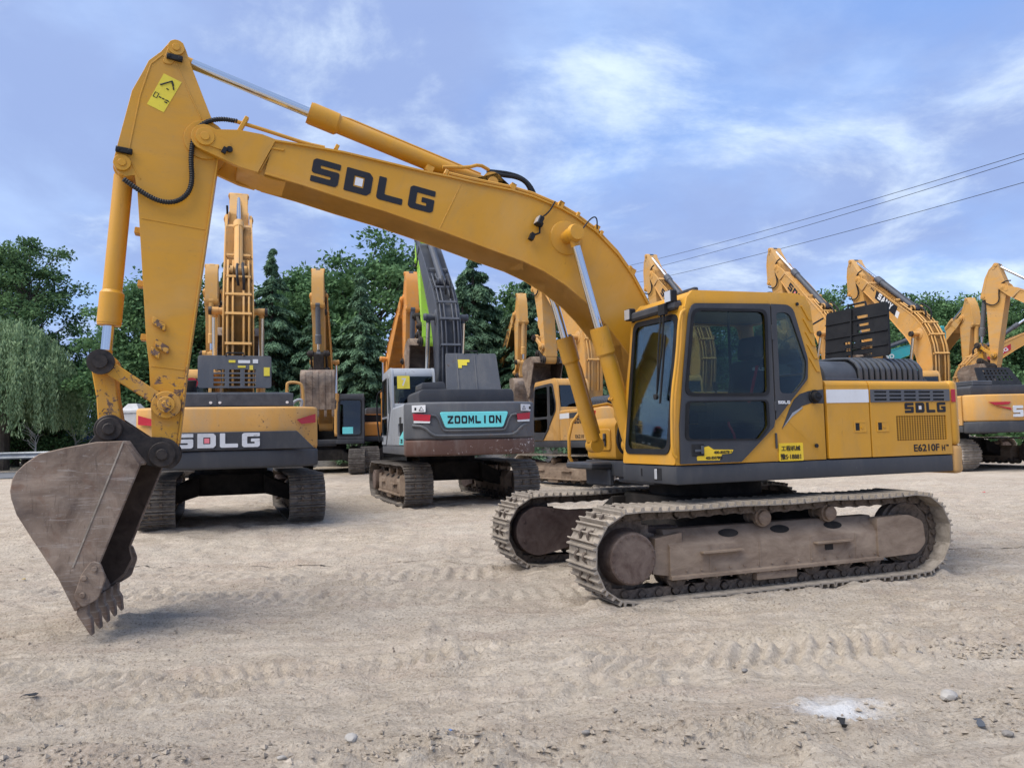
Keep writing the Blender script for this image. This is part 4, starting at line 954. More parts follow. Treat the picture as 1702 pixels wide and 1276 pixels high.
# --- side doors: vents, grille, latches, lettering
p1, p2 = b['p1'], b['p2']
MB().prism([(-.64, 2.078), (-1.243, 2.082), (-1.243, 1.936), (-.64, 1.932)], 1.3805, 1.384, 'y').obj('reflective_strip', M['white'], p1)
vh = []
for r_ in range(3):
    for k_ in range(5): x0 = -1.32 - k_ * .225; z0 = 2.04 - r_ * .043; vh.append(fillet([(x0, z0), (x0 - .185, z0), (x0 - .185, z0 + .024), (x0, z0 + .024)], .01, 2))
MB().prism([(-1.268, 2.08), (-2.49, 2.086), (-2.49, 1.948), (-1.268, 1.936)], 1.3805, 1.390, 'y', vh).obj('vent_panel', M['grey_mid'], p2)
MB().prism([(-1.30, 2.075), (-2.45, 2.075), (-2.45, 1.955), (-1.30, 1.955)], 1.3805, 1.383, 'y').obj('vent_backing', M['black'], p2)
mb = MB()
for i in range(21): x = -1.64 - i * .785 / 20; mb.box(x - .0052, x + .0052, 1.369, 1.3765, 1.497, 1.783)
for i in range(12): z = 1.497 + i * .286 / 11; mb.box(-2.423, -1.642, 1.368, 1.3755, z - .0042, z + .0042)
mb.obj('grille', M['yellow'], p2)
logo(p2, 'l', -1.778, 1.812, 1.381, .645, .115, M['letter_black'], M['white'], R(.5), .003)
text(p2, 'E6210F', 'l', -1.885, 1.372, 1.381, .083, M['letter_black'], .40, .02); text(p2, 'H', 'l', -2.325, 1.372, 1.381, .065, M['letter_black'], .05, .02); text(p2, 'TM', 'l', -2.385, 1.42, 1.381, .022, M['letter_black'], .05, .01)
for pp, x in ((p1, -1.10), (p2, -1.43)):
    fr_ = MB().prism([(x + .09, 1.605), (x - .09, 1.605), (x - .09, 1.73), (x + .09, 1.73)], 1.380, 1.386, 'y', [[(x + .07, 1.625), (x - .07, 1.625), (x - .07, 1.71), (x + .07, 1.71)]]).obj('latch_frame', M['yellow'], pp, .002)
    MB().box(x - .07, x + .01, 1.3803, 1.384, 1.625, 1.71).cyl((x - .02, 1.38, 1.66), (x - .02, 1.392, 1.66), .014, n=10).obj('latch', M['yellow'], pp)
    MB().box(x + .012, x + .07, 1.3803, 1.3825, 1.627, 1.708).obj('latch_recess', M['black'], pp)
MB().box(-2.525, -2.595, 1.380, 1.385, 1.935, 2.085).obj('rear_reflector', M['red'], b['cw'], .003)
MB().box(-2.62, -2.7, 1.30, 1.34, 1.2, 1.25).obj('tie_eye', M['black'], b['cwl'])
lid0 = engine_lid(root, -.12, .93, 2.53, 3.2, -2.12, -2.16, M['black'], [(.50, .70, .77, .83), (.53, .71, .62, .67), (.53, .73, .50, .55), (.31, .50, .31, .36), (.57, .76, .31, .36), (.33, .52, .18, .23), (.57, .76, .18, .23), (.36, .75, .04, .09)], .95)
mb = MB()
for z in (2.66, 2.84, 3.03): mb.box(.03, .045, -.10, .91, z, z + .014)
mb.map(lambda p: (p.x - 2.12 - (p.z - 2.53) * .06, p.y, p.z)).parts('lid_rib', M['black'], lid0)
MB().box(.03, .05, .34, .36, 2.53, 3.18).map(lambda p: (p.x - 2.12 - (p.z - 2.53) * .06, p.y, p.z)).obj('lid_rib', M['black'], lid0)
MB().tube([(-2.1, -.12, 3.14), (-1.4, -.13, 2.8), (-1.2, -.13, 2.45)], .012, 6).obj('lid_stay', M['black'], lid0)

# ------------------------------------------------------------------ machines parked behind
GR = 'excavators parked in the yard behind the foreground machine'
YF = M['yellow_far']
PF = palette(YF, acyl=YF, pin=M['darkiron'])
SLOT = [(a, a + .15, z, z + .09) for a in (.22, .43, .64) for z in (.06, .20, .34, .48)]
def Y_(x, y): return float(gz(np.array(x), np.array(y)))
# left: yellow machine with silver letters on a charcoal rear band, seen squarely from behind
r1, b1, c1, A1 = machine('excavator', 'yellow excavator seen from behind with silver letters on its charcoal counterweight', -5.68, 15.6, .2, 19.5, PF, 64, -98, 18, 1.04, 0, 21, .9, hood='box', group=GR, smat='shoe_dark')
w = b1['cw']
MB().prism([(1.02, 1.75), (-1.02, 1.75), (-1.30, 1.43), (1.30, 1.43)], -2.985, -2.94, 'x').obj('rear_band', M['grey_dark'], w, .01)
logo(w, 'b', .80, 1.475, -2.985, 1.25, .25, M['letter_silver'], M['pink'], 0, .02)
for s in (1, -1):
    mb = MB().prism([(s * 1.02, 1.95), (s * 1.34, 2.06), (s * 1.34, 1.90), (s * 1.10, 1.87)], -.012, .0, 'x').map(lambda p: (p.x - 2.968 + max(0, abs(p.y) - .98) * .62 + max(0, abs(p.y) - 1.2) * .15, p.y, p.z)); mb.obj('rear_reflector', M['red'], w)
lid = engine_lid(root=r1, y0=-.68, y1=.54, zb=2.62, zt=3.26, xb=-1.62, xt=-1.58, mat=M['grey_mid'], slots=SLOT)
for y, z, ww, hh, mt in ((-.02, 3.12, .11, .05, 'stickyellow'), (-.22, 3.11, .20, .06, 'white'), (-.41, 3.11, .09, .08, 'white'), (-.18, 3.02, .13, .04, 'stickyellow'), (-.34, 2.98, .06, .09, 'stickyellow'), (-.60, 2.86, .10, .17, 'stickyellow')):
    MB().box(-1.63, -1.624, y - ww / 2, y + ww / 2, z - .0, z + hh).map(lambda p: (p.x + .0 + (p.z - 2.62) * .0625, p.y, p.z)).obj('sticker', M[mt], lid)
MB().box(-2.46, -2.44, .2, .92, 2.22, 2.46).box(-2.47, -2.45, -1.0, .15, 2.22, 2.46).parts('hood_panel', M['hoodgrey'], r1, .01)
MB().cyl((-2.2, .62, 2.5), (-2.26, .62, 2.72), .10, n=20).obj('exhaust_cover', M['black'], r1)
MB().cyl((-2.27, .60, 2.66), (-2.275, .60, 2.66), .10, n=24).map(lambda p: p).obj('number_disc', M['red'], r1)
text(r1, '01', 'b', .67, 2.62, -2.277, .08, M['white'], .12, .01)
handrail(r1, [(-.6, -1.30, 2.15), (-.6, -1.30, 2.75), (-.6, -1.20, 2.82), (-.6, -1.02, 2.82), (-.6, -1.0, 2.75), (-.6, -1.0, 2.15)], .03, YF)
handrail(r1, [(-.9, -1.2, 2.15), (-.9, -1.28, 2.45), (-.9, -1.10, 2.40), (-.9, -1.05, 2.2)], .03, M['grey_light'])
for y in (.30, .16, -.9): MB().cyl((-2.46, y, 2.29), (-2.475, y, 2.29), .025, n=10).obj('hood_bolt', M['white'], r1)
# centre: grey machine with a turquoise name board, lime stick
PZ = palette(M['grey_light'], boom=M['grey_boom'], stick=M['lime'], link=M['darkiron'], cyl=M['grey_boom'], acyl=M['grey_boom'], cw=M['grey_mid'], cwl=M['rust_band'], body=M['grey_light'], skirt=M['grey_mid'], hood=M['grey_dark'], door=M['grey_light'])
r2, b2_, c2_, A2 = machine('excavator', 'grey excavator with a turquoise name board and rubbed brown rear edge, its engine lid raised', -1.60, 18.6, .2, 16, PZ, 60, -98, 14, 1.0, 0, 20, hood='box', group=GR, smat='shoe_dark')
w = b2_['cw']
MB().prism(fillet([(.72, 1.98), (-.72, 1.98), (-.60, 1.66), (.60, 1.66)], .05), -2.985, -2.95, 'x').obj('name_board', M['cyan'], w, .008)
logo(w, 'b', .56, 1.745, -2.985, 1.12, .16, M['letter_black'], word='ZOOMLION')
MB().tube([(-2.955, 1.25, 1.72), (-2.955, 1.05, 1.70), (-2.965, .86, 1.52), (-2.97, .70, 1.50), (-2.97, -.70, 1.50), (-2.965, -.86, 1.52), (-2.955, -1.05, 1.70), (-2.9, -1.2, 1.72)], .03, 8, 1).map(lambda p: (p.x + max(0, abs(p.y) - .98) * .6 + .01, p.y, p.z)).obj('pressed_ridge', M['grey_mid'], w)
MB().tube([(-2.965, .90, 1.93), (-2.965, .76, 1.90), (-2.97, .66, 1.62), (-2.975, .58, 1.60), (-2.975, -.58, 1.60), (-2.97, -.66, 1.62), (-2.965, -.76, 1.90), (-2.965, -.90, 1.93)], .022, 8, 1).map(lambda p: (p.x + .01, p.y, p.z)).obj('pressed_ridge', M['grey_mid'], w)
for s in (1, -1):
    bend = lambda p: (p.x + max(0, abs(p.y) - .98) * .6, p.y, p.z)
    MB().prism([(s * .90, 1.93), (s * 1.24, 1.96), (s * 1.22, 1.82), (s * .92, 1.80)], -2.97, -2.955, 'x').map(bend).obj('rear_reflector', M['red'], w)
    MB().prism([(s * .91, 1.80), (s * 1.22, 1.815), (s * 1.22, 1.775), (s * .92, 1.765)], -2.97, -2.955, 'x').map(bend).obj('rear_reflector', M['white'], w)
    st_ = MB().prism([(s * 1.0, 2.13), (s * 1.25, 2.13), (s * 1.25, 1.99), (s * 1.0, 1.99)], -2.966, -2.95, 'x').map(bend).obj('sticker', M['white'], w)
    MB().tube([(-2.97, s * 1.08 + .04, 2.02), (-2.97, s * 1.08, 2.10), (-2.97, s * 1.08 - .04, 2.02), (-2.97, s * 1.08 + .04, 2.02)], .006, 5).map(bend).box(-2.93, -2.92, s * 1.2 - .02, s * 1.2 + .02, 2.02, 2.08).parts('sticker_print', M['letter_black'], w)
lid = engine_lid(r2, -.82, .40, 2.46, 3.30, -2.1, -1.85, M['grey_mid'], None, .93)
for y, z, ww, hh in ((-.03, 3.10, .26, .06), (.0, 3.03, .2, .07), (.06, 2.97, .08, .06)): MB().box(-.01, 0, y - ww / 2, y + ww / 2, z, z + hh).map(lambda p: (p.x - 2.105 + (p.z - 2.46) * .305, p.y, p.z)).obj('sticker', M['stickyellow'], lid)
MB().box(-2.115, -2.09, -.30, -.27, 2.5, 3.27).box(-2.115, -2.09, .1, .13, 2.5, 3.27).map(lambda p: (p.x + (p.z - 2.46) * .305, p.y, p.z)).parts('lid_rib', M['grey_mid'], lid, .005)
MB().prism(fillet([(.45, 2.46), (1.0, 2.46), (.98, 2.62), (.5, 2.64)], .05), -2.4, -1.6, 'x').obj('hood_box', M['grey_dark'], r2, .03, 2)
MB().box(-.602, -.598, .95, 1.24, 2.62, 2.92).map(lambda p: (p.x + (p.z - 2.29) * .12 + .02, p.y, p.z)).obj('number_card', M['stickyellow'], c2_)
text(c2_, '7', 'b', 1.14, 2.68, -.575, .18, M['white'], .10, .03)
MB().prism([(-2.46, 1.34), (-2.46, 1.62), (-1.95, 1.50), (-1.85, 1.34)], 1.381, 1.386, 'y').obj('side_badge', M['cyan'], b2_['p2']); text(b2_['p2'], 'ZE215', 'l', -2.05, 1.37, 1.387, .09, M['letter_black'], .32, .02)
for k in range(5): MB().box(-1.9 - k * .07, -1.87 - k * .07, 1.381, 1.384, 1.60, 1.92).obj('vent_slot', M['black'], b2_['p2'])
handrail(r2, [(.9, 1.5, 1.4), (1.0, 1.55, 2.0), (.95, 1.55, 2.6), (.75, 1.45, 2.65)], .02, M['black'])
# yellow machine between the grey one and the main cab
r3, b3, c3, A3 = machine('excavator', 'yellow excavator with charcoal cab door half hidden behind the foreground boom cylinders', 2.37, 23.0, .2, 22, PF, 58, -95, 14, 1.0, 1, 30, group=GR)
MB().prism([(-.64, 2.078), (-1.243, 2.082), (-1.243, 1.936), (-.64, 1.932)], 1.3805, 1.384, 'y').obj('reflective_strip', M['white'], b3['p1'])
MB().prism([(-1.268, 2.08), (-2.49, 2.086), (-2.49, 1.948), (-1.268, 1.936)], 1.3805, 1.388, 'y').obj('vent_panel', M['grey_dark'], b3['p2'])
logo(b3['p2'], 'l', -1.55, 1.78, 1.381, .645, .14, M['letter_black'], None); text(b3['p2'], 'E6210', 'l', -1.6, 1.38, 1.381, .1, M['letter_black'], .5, .02)
MB().prism([(0, 0), (.085, 0), (.10, .16), (.01, .16)], 0, .004, 'y').map(lambda p: (-2.612 - p.x * .85, 1.378 + p.y - p.x * .55, 1.93 + p.z)).obj('rear_reflector', M['red'], b3['cw'])
# facing row
PO = palette(M['orange'])
def facing(label, x, y, a, pal, tb, ts, dk=0, sc=1.): return machine('excavator', label, x, y, Y_(x, y), a, pal, tb, ts, dk, sc, 1, a + random.uniform(-4, 4), group=GR, smat='shoe_dark', hood='box')
f1, fb1, fc1, FA1 = facing('yellow excavator facing the camera, its bucket hanging above the small glazed cab', -7.0, 29.5, 180 + 10.5, palette(YF, acyl=M['grey_mid'], link=M['darkiron'], cab=M['grey_dark']), 47, -92, 30, .95)
MB().box(1.2, 1.21, .55, .95, 1.52, 1.78).map(lambda p: (p.x + .09, p.y, p.z)).obj('window_card', M['cyan'], fc1)
f6, *_ = facing('yellow excavator whose stick rises left of the charcoal lettered one', -11.4, 30.5, 180 + 17, PF, 48, -92, 10, 1.0)
f2, *_ = facing('orange excavator whose boom rises beside the lime green stick', -4.7, 30.5, 180 + 17, palette(M['orange'], acyl=M['grey_boom']), 41, -92, 20, 1.0)
f4, _, _, FA4 = facing('yellow excavator facing right, black letters running up its boom', -.40, 38.0, 180 + 13, PF, 50, -91, 15, 1.0)
logo(FA4['boom'], 'r', 3.7, .62, -.272, 1.25, .26, M['letter_black'], None, R(-16))
# right-hand row
PS = palette(YF, acyl=M['grey_boom'], pin=M['darkiron'], hood=M['grey_dark'])
s1, sb1, sc1, SA1 = machine('excavator', 'yellow excavator with red slashes on its rear and a white name on its boom', 15.7, 28.3, .2, 9, PS, 57, -97, 10, 1.25, 1, 14, .9, hood='box', group=GR)
w = sb1['cw']
MB().prism([(.98, 1.97), (.35, 1.97), (.40, 1.90), (.80, 1.88)], -2.975, -2.95, 'x').prism([(.78, 1.86), (.36, 1.80), (.34, 1.74)], -2.975, -2.95, 'x').parts('red_slash', M['red'], w)
logo(w, 'b', .30, 1.54, -2.96, 1.3, .32, M['letter_silver'], thick=.03, word='SANY')
bm2 = SA1['boom']
MB().prism([(5.0, .50), (4.83, .26), (3.62, .62), (3.78, .92)], .271, .274, 'y').obj('name_panel', M['letter_black'], bm2); logo(bm2, 'l', 4.74, .36, .2745, .86, .22, M['white'], None, R(16.5), word='SANY')
MB().prism([(3.72, .80), (3.62, .62), (3.45, .66), (3.55, .86)], .271, .2745, 'y').obj('name_panel_edge', M['white'], bm2)
for u in (5.08, 5.16, 5.24): MB().prism([(u, .46 - (u - 5) * .3), (u + .05, .44 - (u - 5) * .3), (u + .03, .38 - (u - 5) * .3), (u - .02, .40 - (u - 5) * .3)], .271, .274, 'y').obj('checker', M['letter_black'], bm2)
lid = engine_lid(s1, -.75, .55, 2.5, 3.05, -2.2, -1.9, M['black'], [(.15 + i * .1, .2 + i * .1, z, z + .09) for i in range(7) for z in (.25, .40, .6, .75)], .8)
MB().box(-2.42, -1.2, .35, .95, 2.48, 2.62).obj('hood_box', M['hoodgrey'], s1, .02)
handrail(s1, [(-1.2, 1.28, 2.2), (-1.1, 1.25, 2.85), (-.5, 1.25, 2.9), (-.5, 1.28, 2.2)], .02, M['black'], sm=1)
text(sb1['p2'], '365C', 'l', -1.9, 1.38, 1.381, .12, M['white'], .5, .02)
s2_, sb2, sc2_, SA2 = machine('excavator', 'yellow excavator behind the black slotted lid, its lettered boom sloping down from left', 12.9, 30.5, .2, 14, PS, 64, -97, 10, 1.25, 1, 14, .95, hood='box', group=GR)
logo(SA2['boom'], 'l', 5.0, .17, .272, 1.25, .26, M['letter_black'], M['pink'], R(16.2))
s3, sb3, _, SA3 = machine('excavator', 'yellow excavator hidden behind the main cab, only its arm top showing', 7.6, 30.5, .2, 17, PS, 62, -97, 10, 1.25, 1, 17, .95, hood='box', group=GR)
logo(SA3['boom'], 'l', 5.0, .17, .272, 1.25, .26, M['letter_black'], M['pink'], R(16.2))
s4, *_ = machine('excavator', 'yellow excavator with a small arm standing behind the white-named boom', 21.9, 42, .3, 180 + 6, PF, 47, -90, 15, 1.05, 1, 186, group=GR, hood='box')
s5, _, _, SA5 = machine('excavator', 'yellow excavator at the right edge of the view, its muddy stick hanging', 23.1, 28.0, .2, 36, palette(YF, acyl=M['grey_mid'], stick=M['yellow_far'], link=M['yellow_chip']), 50, -80, 0, 1.1, 1, 36, group=GR, hood='box')
logo(SA5['boom'], 'l', 5.0, .17, .272, 1.25, .26, M['letter_black'], None, R(16.2))
s6, _, _, SA6 = machine('excavator', 'yellow excavator with a red and white name plate on its dark-topped boom', 20.2, 36, .25, 270, palette(YF, acyl=M['grey_boom'], cyl=M['grey_boom'], skirt=M['black']), 42, -60, 20, 1.0, 1, 270, group=GR, hood='box')
MB().prism([(3.0, .95), (2.9, .70), (4.1, .42), (4.3, .62)], -.276, -.271, 'y').obj('name_panel', M['red'], SA6['boom']); text(SA6['boom'], 'XCMG', 'r', 3.1, .76, -.277, .17, M['white'], .95, .03, R(-17))
s7, _, _, SA7 = machine('excavator', 'teal excavator glimpsed between the open black lid and the white-named boom', 14.2, 36, .25, 268, palette(M['teal'], acyl=M['grey_boom']), 35, -110, 10, 1.0, 1, 268, group=GR, hood='box')
text(SA7['boom'], 'SUNWARD', 'r', 2.9, .82, -.277, .22, M['white'], 1.5, .03, R(-17))

# ------------------------------------------------------------------ vegetation
RNG = np.random.default_rng(5)
def leafmat(name, dark, light, trans=.25):
    t = NT(name); at = t.n('ShaderNodeAttribute', attribute_name='tint'); oi = t.n('ShaderNodeObjectInfo')
    k = t.math('ADD', t.math('MULTIPLY', at.outputs['Fac'], .8), t.math('MULTIPLY', oi.outputs['Random'], .2))
    c = t.mix(k, dark, light); nt = t.t
    t.done(c, .7, 0, .08)
    tl = t.n('ShaderNodeBsdfTranslucent'); t.put(tl.inputs[0], c)
    m = t.n('ShaderNodeMixShader'); m.inputs[0].default_value = trans
    nt.links.new(t.b.outputs[0], m.inputs[1]); nt.links.new(tl.outputs[0], m.inputs[2]); nt.links.new(m.outputs[0], nt.nodes['Material Output'].inputs[0])
    return t.m
M['cedar'] = leafmat('cedar_needles', (.042, .090, .052), (.21, .335, .20))
M['broad'] = leafmat('broad_leaves', (.036, .085, .036), (.19, .325, .14))
M['poplar'] = leafmat('poplar_leaves', (.032, .072, .034), (.19, .31, .125))
M['willow'] = leafmat('willow_leaves', (.12, .20, .10), (.42, .54, .30))
M['lightleaf'] = leafmat('pale_leaves', (.045, .10, .03), (.17, .29, .10))
M['bark'] = dusty('bark', (.05, .042, .035), (.13, .11, .09), .95, 0, 6, 0, .6, (1, 1, .2))
M['palebark'] = dusty('whitewashed_bark', (.30, .29, .27), (.5, .49, .46), .9, 0, 6, 0, .4)
def cards(name, P, D, N, L, Wd, mat, tint):
    """leaf cards: centres P, long axis D, normal N, length L, width Wd"""
    D = D / np.linalg.norm(D, axis=1, keepdims=True); N = N - (N * D).sum(1, keepdims=True) * D; N /= np.linalg.norm(N, axis=1, keepdims=True) + 1e-9
    S = np.cross(D, N); L = L[:, None]; Wd = Wd[:, None]
    q = np.stack([P - D * L * .5, P + S * Wd * .5 - D * L * .05, P + D * L * .5, P - S * Wd * .5 - D * L * .05], 1)
    n = len(P); me = bpy.data.meshes.new(name); me.vertices.add(4 * n); me.vertices.foreach_set('co', q.astype(np.float32).ravel())
    me.loops.add(4 * n); me.loops.foreach_set('vertex_index', np.arange(4 * n, dtype=np.int32)); me.polygons.add(n)
    me.polygons.foreach_set('loop_start', np.arange(0, 4 * n, 4, dtype=np.int32))
    a = me.attributes.new('tint', 'FLOAT', 'FACE'); a.data.foreach_set('value', np.clip(tint, 0, 1).astype(np.float32))
    me.update(); me.materials.append(mat); return me
def unit(n): v = RNG.normal(size=(n, 3)); return v / np.linalg.norm(v, axis=1, keepdims=True)
def cedar_meshes(H, Rr, seed):
    global RNG; RNG = np.random.default_rng(seed); P = []; D = []; N = []; L = []; Wd = []; T = []; br = MB()
    br.tube([(0, 0, -.3), (.05, 0, H * .4), (-.03, .04, H * .75), (0, 0, H)], [.22, .16, .09, .015], 8)
    z = H * .10
    while z < H * .985:
        f = (1 - z / H); nb = int(5 + 3 * f + RNG.integers(0, 2)); ln = Rr * (f ** .85) * 1.02 + .05
        for k in range(nb):
            a = RNG.uniform(0, 2 * math.pi); l = ln * RNG.uniform(.55, 1.12); zb = z + RNG.uniform(-.25, .25)
            dr = np.array([math.cos(a), math.sin(a), 0]); rise = RNG.uniform(.05, .28)
            pt = lambda t: np.array([0, 0, zb]) + dr * l * t + np.array([0, 0, 1]) * l * (rise * t - .42 * t * t)
            br.tube([pt(t) for t in (0, .33, .66, 1)], [.045 * (l / Rr + .2), .035 * (l / Rr + .2), .02, .008], 4)
            n = int(80 + 150 * l); t = RNG.beta(1.6, 1.0, n) * .97 + .05; sd = np.array([-dr[1], dr[0], 0])
            w = RNG.normal(0, .16, n) * l * (1.15 - t) ** .6 * .9 + RNG.normal(0, .05, n)
            p = np.array([pt(x) for x in t]) + sd * w[:, None]; hang = np.abs(RNG.normal(0, .10, n)) + np.abs(w) * .25; p[:, 2] -= hang - .06
            P.append(p); dd = dr * .5 + sd * np.sign(w)[:, None] * .55 + np.array([0, 0, -.55]) + RNG.normal(0, .3, (n, 3)); D.append(dd)
            N.append(np.array([0, 0, 1.]) + RNG.normal(0, .45, (n, 3))); L.append(RNG.uniform(.20, .42, n)); Wd.append(RNG.uniform(.07, .13, n))
            T.append(RNG.normal(.42, .20, n) + .25 * (t - .5) + RNG.normal(0, .12))
        z += RNG.uniform(.28, .46) * (H / 11)
    return br.mesh('trunk', M['bark']), cards('crown', np.concatenate(P), np.concatenate(D), np.concatenate(N), np.concatenate(L), np.concatenate(Wd), M['cedar'], np.concatenate(T))
def broad_meshes(H, Rx, seed, mat, size=.2, z0=.28, clumps=80, per=190, spread=.55, droop=0., tall=1.):
    global RNG; RNG = np.random.default_rng(seed); br = MB(); P = []; D = []; N = []; L = []; Wd = []; T = []
    br.tube([(0, 0, -.3), (.08, .03, H * .3), (0, .1, H * .6), (.05, 0, H * .85)], [.24, .17, .10, .03], 8)
    for c in range(clumps):
        u = unit(1)[0]; rr = RNG.uniform(.45, 1) ** .5; zc = H * (z0 + (1 - z0) * .5); hz = H * (1 - z0) * .5
        prof = 1 - .35 * max(0, u[2]) ** 2
        q = np.array([u[0] * Rx * rr * prof, u[1] * Rx * rr * prof, zc + u[2] * hz * rr * 1.0]); q += RNG.normal(0, .12 * Rx, 3)
        b0 = np.array([0, 0, max(H * .15, q[2] - RNG.uniform(.6, 1.6) - .35 * np.hypot(q[0], q[1]))])
        br.tube([b0, (b0 * .5 + q * .5) + RNG.normal(0, .12, 3) - np.array([0, 0, .1]), q], [.055, .035, .012], 4)
        n = int(per * RNG.uniform(.6, 1.3)); s = spread * RNG.uniform(.6, 1.25); g = np.clip(RNG.normal(size=(n, 3)), -1.5, 1.5) * np.array([s, s, s * .52]); P.append(q + g)
        out = g / (np.linalg.norm(g, axis=1, keepdims=True) + .1)
        D.append(out + RNG.normal(0, .6, (n, 3)) - np.array([0, 0, droop])); N.append(np.array([0, 0, .7]) + out * .4 + RNG.normal(0, .6, (n, 3)))
        L.append(RNG.uniform(.7, 1.4, n) * size); Wd.append(RNG.uniform(.45, .8, n) * size); T.append(RNG.normal(.45, .2, n) + RNG.normal(0, .14))
    return br.mesh('trunk', M['bark']), cards('crown', np.concatenate(P), np.concatenate(D), np.concatenate(N), np.concatenate(L), np.concatenate(Wd), mat, np.concatenate(T))
def willow_meshes(H, Rx, seed):
    global RNG; RNG = np.random.default_rng(seed); br = MB(); P = []; D = []; L = []; Wd = []; T = []; N = []
    br.tube([(0, 0, -.3), (.1, 0, H * .35), (.1, .1, H * .7)], [.3, .22, .1], 8)
    for k in range(520):
        a = RNG.uniform(0, 2 * math.pi); r = Rx * math.sqrt(RNG.uniform(0, 1)); zt = H * (1 - .38 * (r / Rx) ** 2) * RNG.uniform(.86, 1.0); ln = RNG.uniform(.38, .92) * zt * .78
        x0, y0 = r * math.cos(a), r * math.sin(a); n = int(ln * 42); t = np.sort(RNG.uniform(0, 1, n))
        if k % 6 == 0: br.tube([(0, 0, H * .4), (x0 * .5, y0 * .5, zt * .85), (x0, y0, zt)], [.05, .03, .01], 4)
        out = .35 * t * (1 - .4 * t); p = np.stack([x0 * (1 + out * .5) + RNG.normal(0, .09, n), y0 * (1 + out * .5) + RNG.normal(0, .09, n), zt + .25 * np.sin(t * 2.2) * .6 - t * ln], 1)
        P.append(p); D.append(np.array([0, 0, -1.]) + RNG.normal(0, .33, (n, 3))); N.append(RNG.normal(size=(n, 3))); L.append(RNG.uniform(.14, .3, n)); Wd.append(RNG.uniform(.04, .075, n)); T.append(RNG.normal(.45, .2, n) + RNG.normal(0, .16))
    return br.mesh('trunk', M['bark']), cards('crown', np.concatenate(P), np.concatenate(D), np.concatenate(N), np.concatenate(L), np.concatenate(Wd), M['willow'], np.concatenate(T))
CE = [cedar_meshes(11, 3.6, 1), cedar_meshes(11, 3.2, 2), cedar_meshes(12, 4.0, 3)]
BR = [broad_meshes(11.5, 3.9, 11, M['broad'], .25, .12, 150, 200, .55), broad_meshes(10.5, 3.4, 12, M['broad'], .24, .12, 130, 200, .52)]
PO_ = broad_meshes(14, 3.3, 13, M['poplar'], .21, .04, 170, 190, .46, .3)
SH = broad_meshes(5, 2.3, 14, M['broad'], .17, .05, 60, 170, .45)
LT = broad_meshes(5, 1.6, 15, M['lightleaf'], .15, .05, 45, 150, .4, .4)
WI = willow_meshes(8, 3.4, 16)
def px(u, d): return (u - 851) / 1283. * d
def tree(name, label, u, d, mesh, sc=1., cat='tree', group=None, dz=0.):
    x = px(u, d); o = empty(name, (x, d, Y_(x, d) + dz), random.uniform(0, 6.28), sc); tag(o, label, cat, group)
    link('trunk', mesh[0], o); link('crown', mesh[1], o); return o
TG = 'trees along the back of the yard'
for nm, lb, u, d, m, s in (
    ('broadleaf_tree', 'broad dark green tree just left of the main stick', 243, 38, BR[1], .84), ('broadleaf_tree', 'broad green tree behind the upright main stick', 292, 39, BR[0], .86),
    ('cedar_tree', 'layered cedar just right of the raised boom of the charcoal-banded machine', 452, 36, CE[2], .84), ('cedar_tree', 'cedar mostly hidden behind the raised boom of the charcoal-banded machine', 380, 40, CE[2], .9),
    ('broadleaf_tree', 'tall broad tree with a rounded top left of the lime stick', 620, 40, BR[0], .99), ('broadleaf_tree', 'broad green tree behind the stick with the hanging bucket', 520, 41, BR[1], .97),
    ('cedar_tree', 'wide drooping cedar in front of the tall rounded tree', 600, 35, CE[1], .80), ('cedar_tree', 'low wide cedar behind the small glazed cab', 530, 35.5, CE[2], .68),
    ('cedar_tree', 'pointed cedar just right of the slate grey boom', 790, 38, CE[0], 1.0), ('cedar_tree', 'drooping cedar below the main boom, left of the lettered yellow boom', 770, 35, CE[1], .78),
    ('cedar_tree', 'cedar between the two yellow sticks below the main boom', 880, 36, CE[2], .82), ('broadleaf_tree', 'round-topped tree below the main boom, near its rod', 905, 41, BR[1], .93),
    ('cedar_tree', 'cedar behind the main boom cylinders', 985, 37, CE[1], .8), ('cedar_tree', 'cedar behind the grey raised engine lid', 700, 38, CE[2], .9),
    ('broadleaf_tree', 'broad tree seen through the main cab', 1110, 42, BR[0], .80), ('broadleaf_tree', 'broad tree behind the main cab roof', 1235, 46, BR[1], .82)):
    tree(nm, lb, u, d, m, s, group=TG)
for lb, u, d, m, s in (('bushy tree top showing right of the second lettered boom', 1385, 50, BR[0], .93), ('bushy tree behind the black slotted lid', 1480, 54, BR[1], .93), ('bushy tree behind the crest of the white-named boom', 1555, 56, BR[0], .97),
                       ('bushy tree behind the small arm', 1625, 52, BR[1], .98), ('bushy tree behind the hanging stick at the right edge', 1700, 54, BR[0], .92), ('bushy tree beyond the right edge machine', 1780, 54, BR[1], .9), ('bushy tree behind the arm top above the main cab', 1310, 55, BR[0], .78)):
    tree('broadleaf_tree', lb, u, d, m, s, group='trees behind the right-hand row')
tree('poplar_tree', 'tall airy poplar leaning at the far left of the view', 42, 44, PO_, .93); tree('poplar_tree', 'poplar cut by the left edge of the view', -30, 46, PO_, .93, group='poplars')
tree('willow_tree', 'pale weeping willow at the left edge', 5, 37, WI, .95); tree('willow_tree', 'pale willow seen between the link arm and the main stick', 232, 46, WI, .72)
for lb, u, d, m, s in (('low dark bush under the willow', 25, 41, SH, 1.0), ('low dark bush right of the willow', 85, 42, SH, .98), ('dark bush at the left edge behind the guard rail', -40, 40, SH, 1.0)):
    tree('bush', lb, u, d, m, s, 'bush')
tree('young_tree', 'small pale green tree above the blue fence', 140, 52, LT, .95); tree('young_tree', 'small pale tree left of the bucket link', 112, 50, LT, .6)
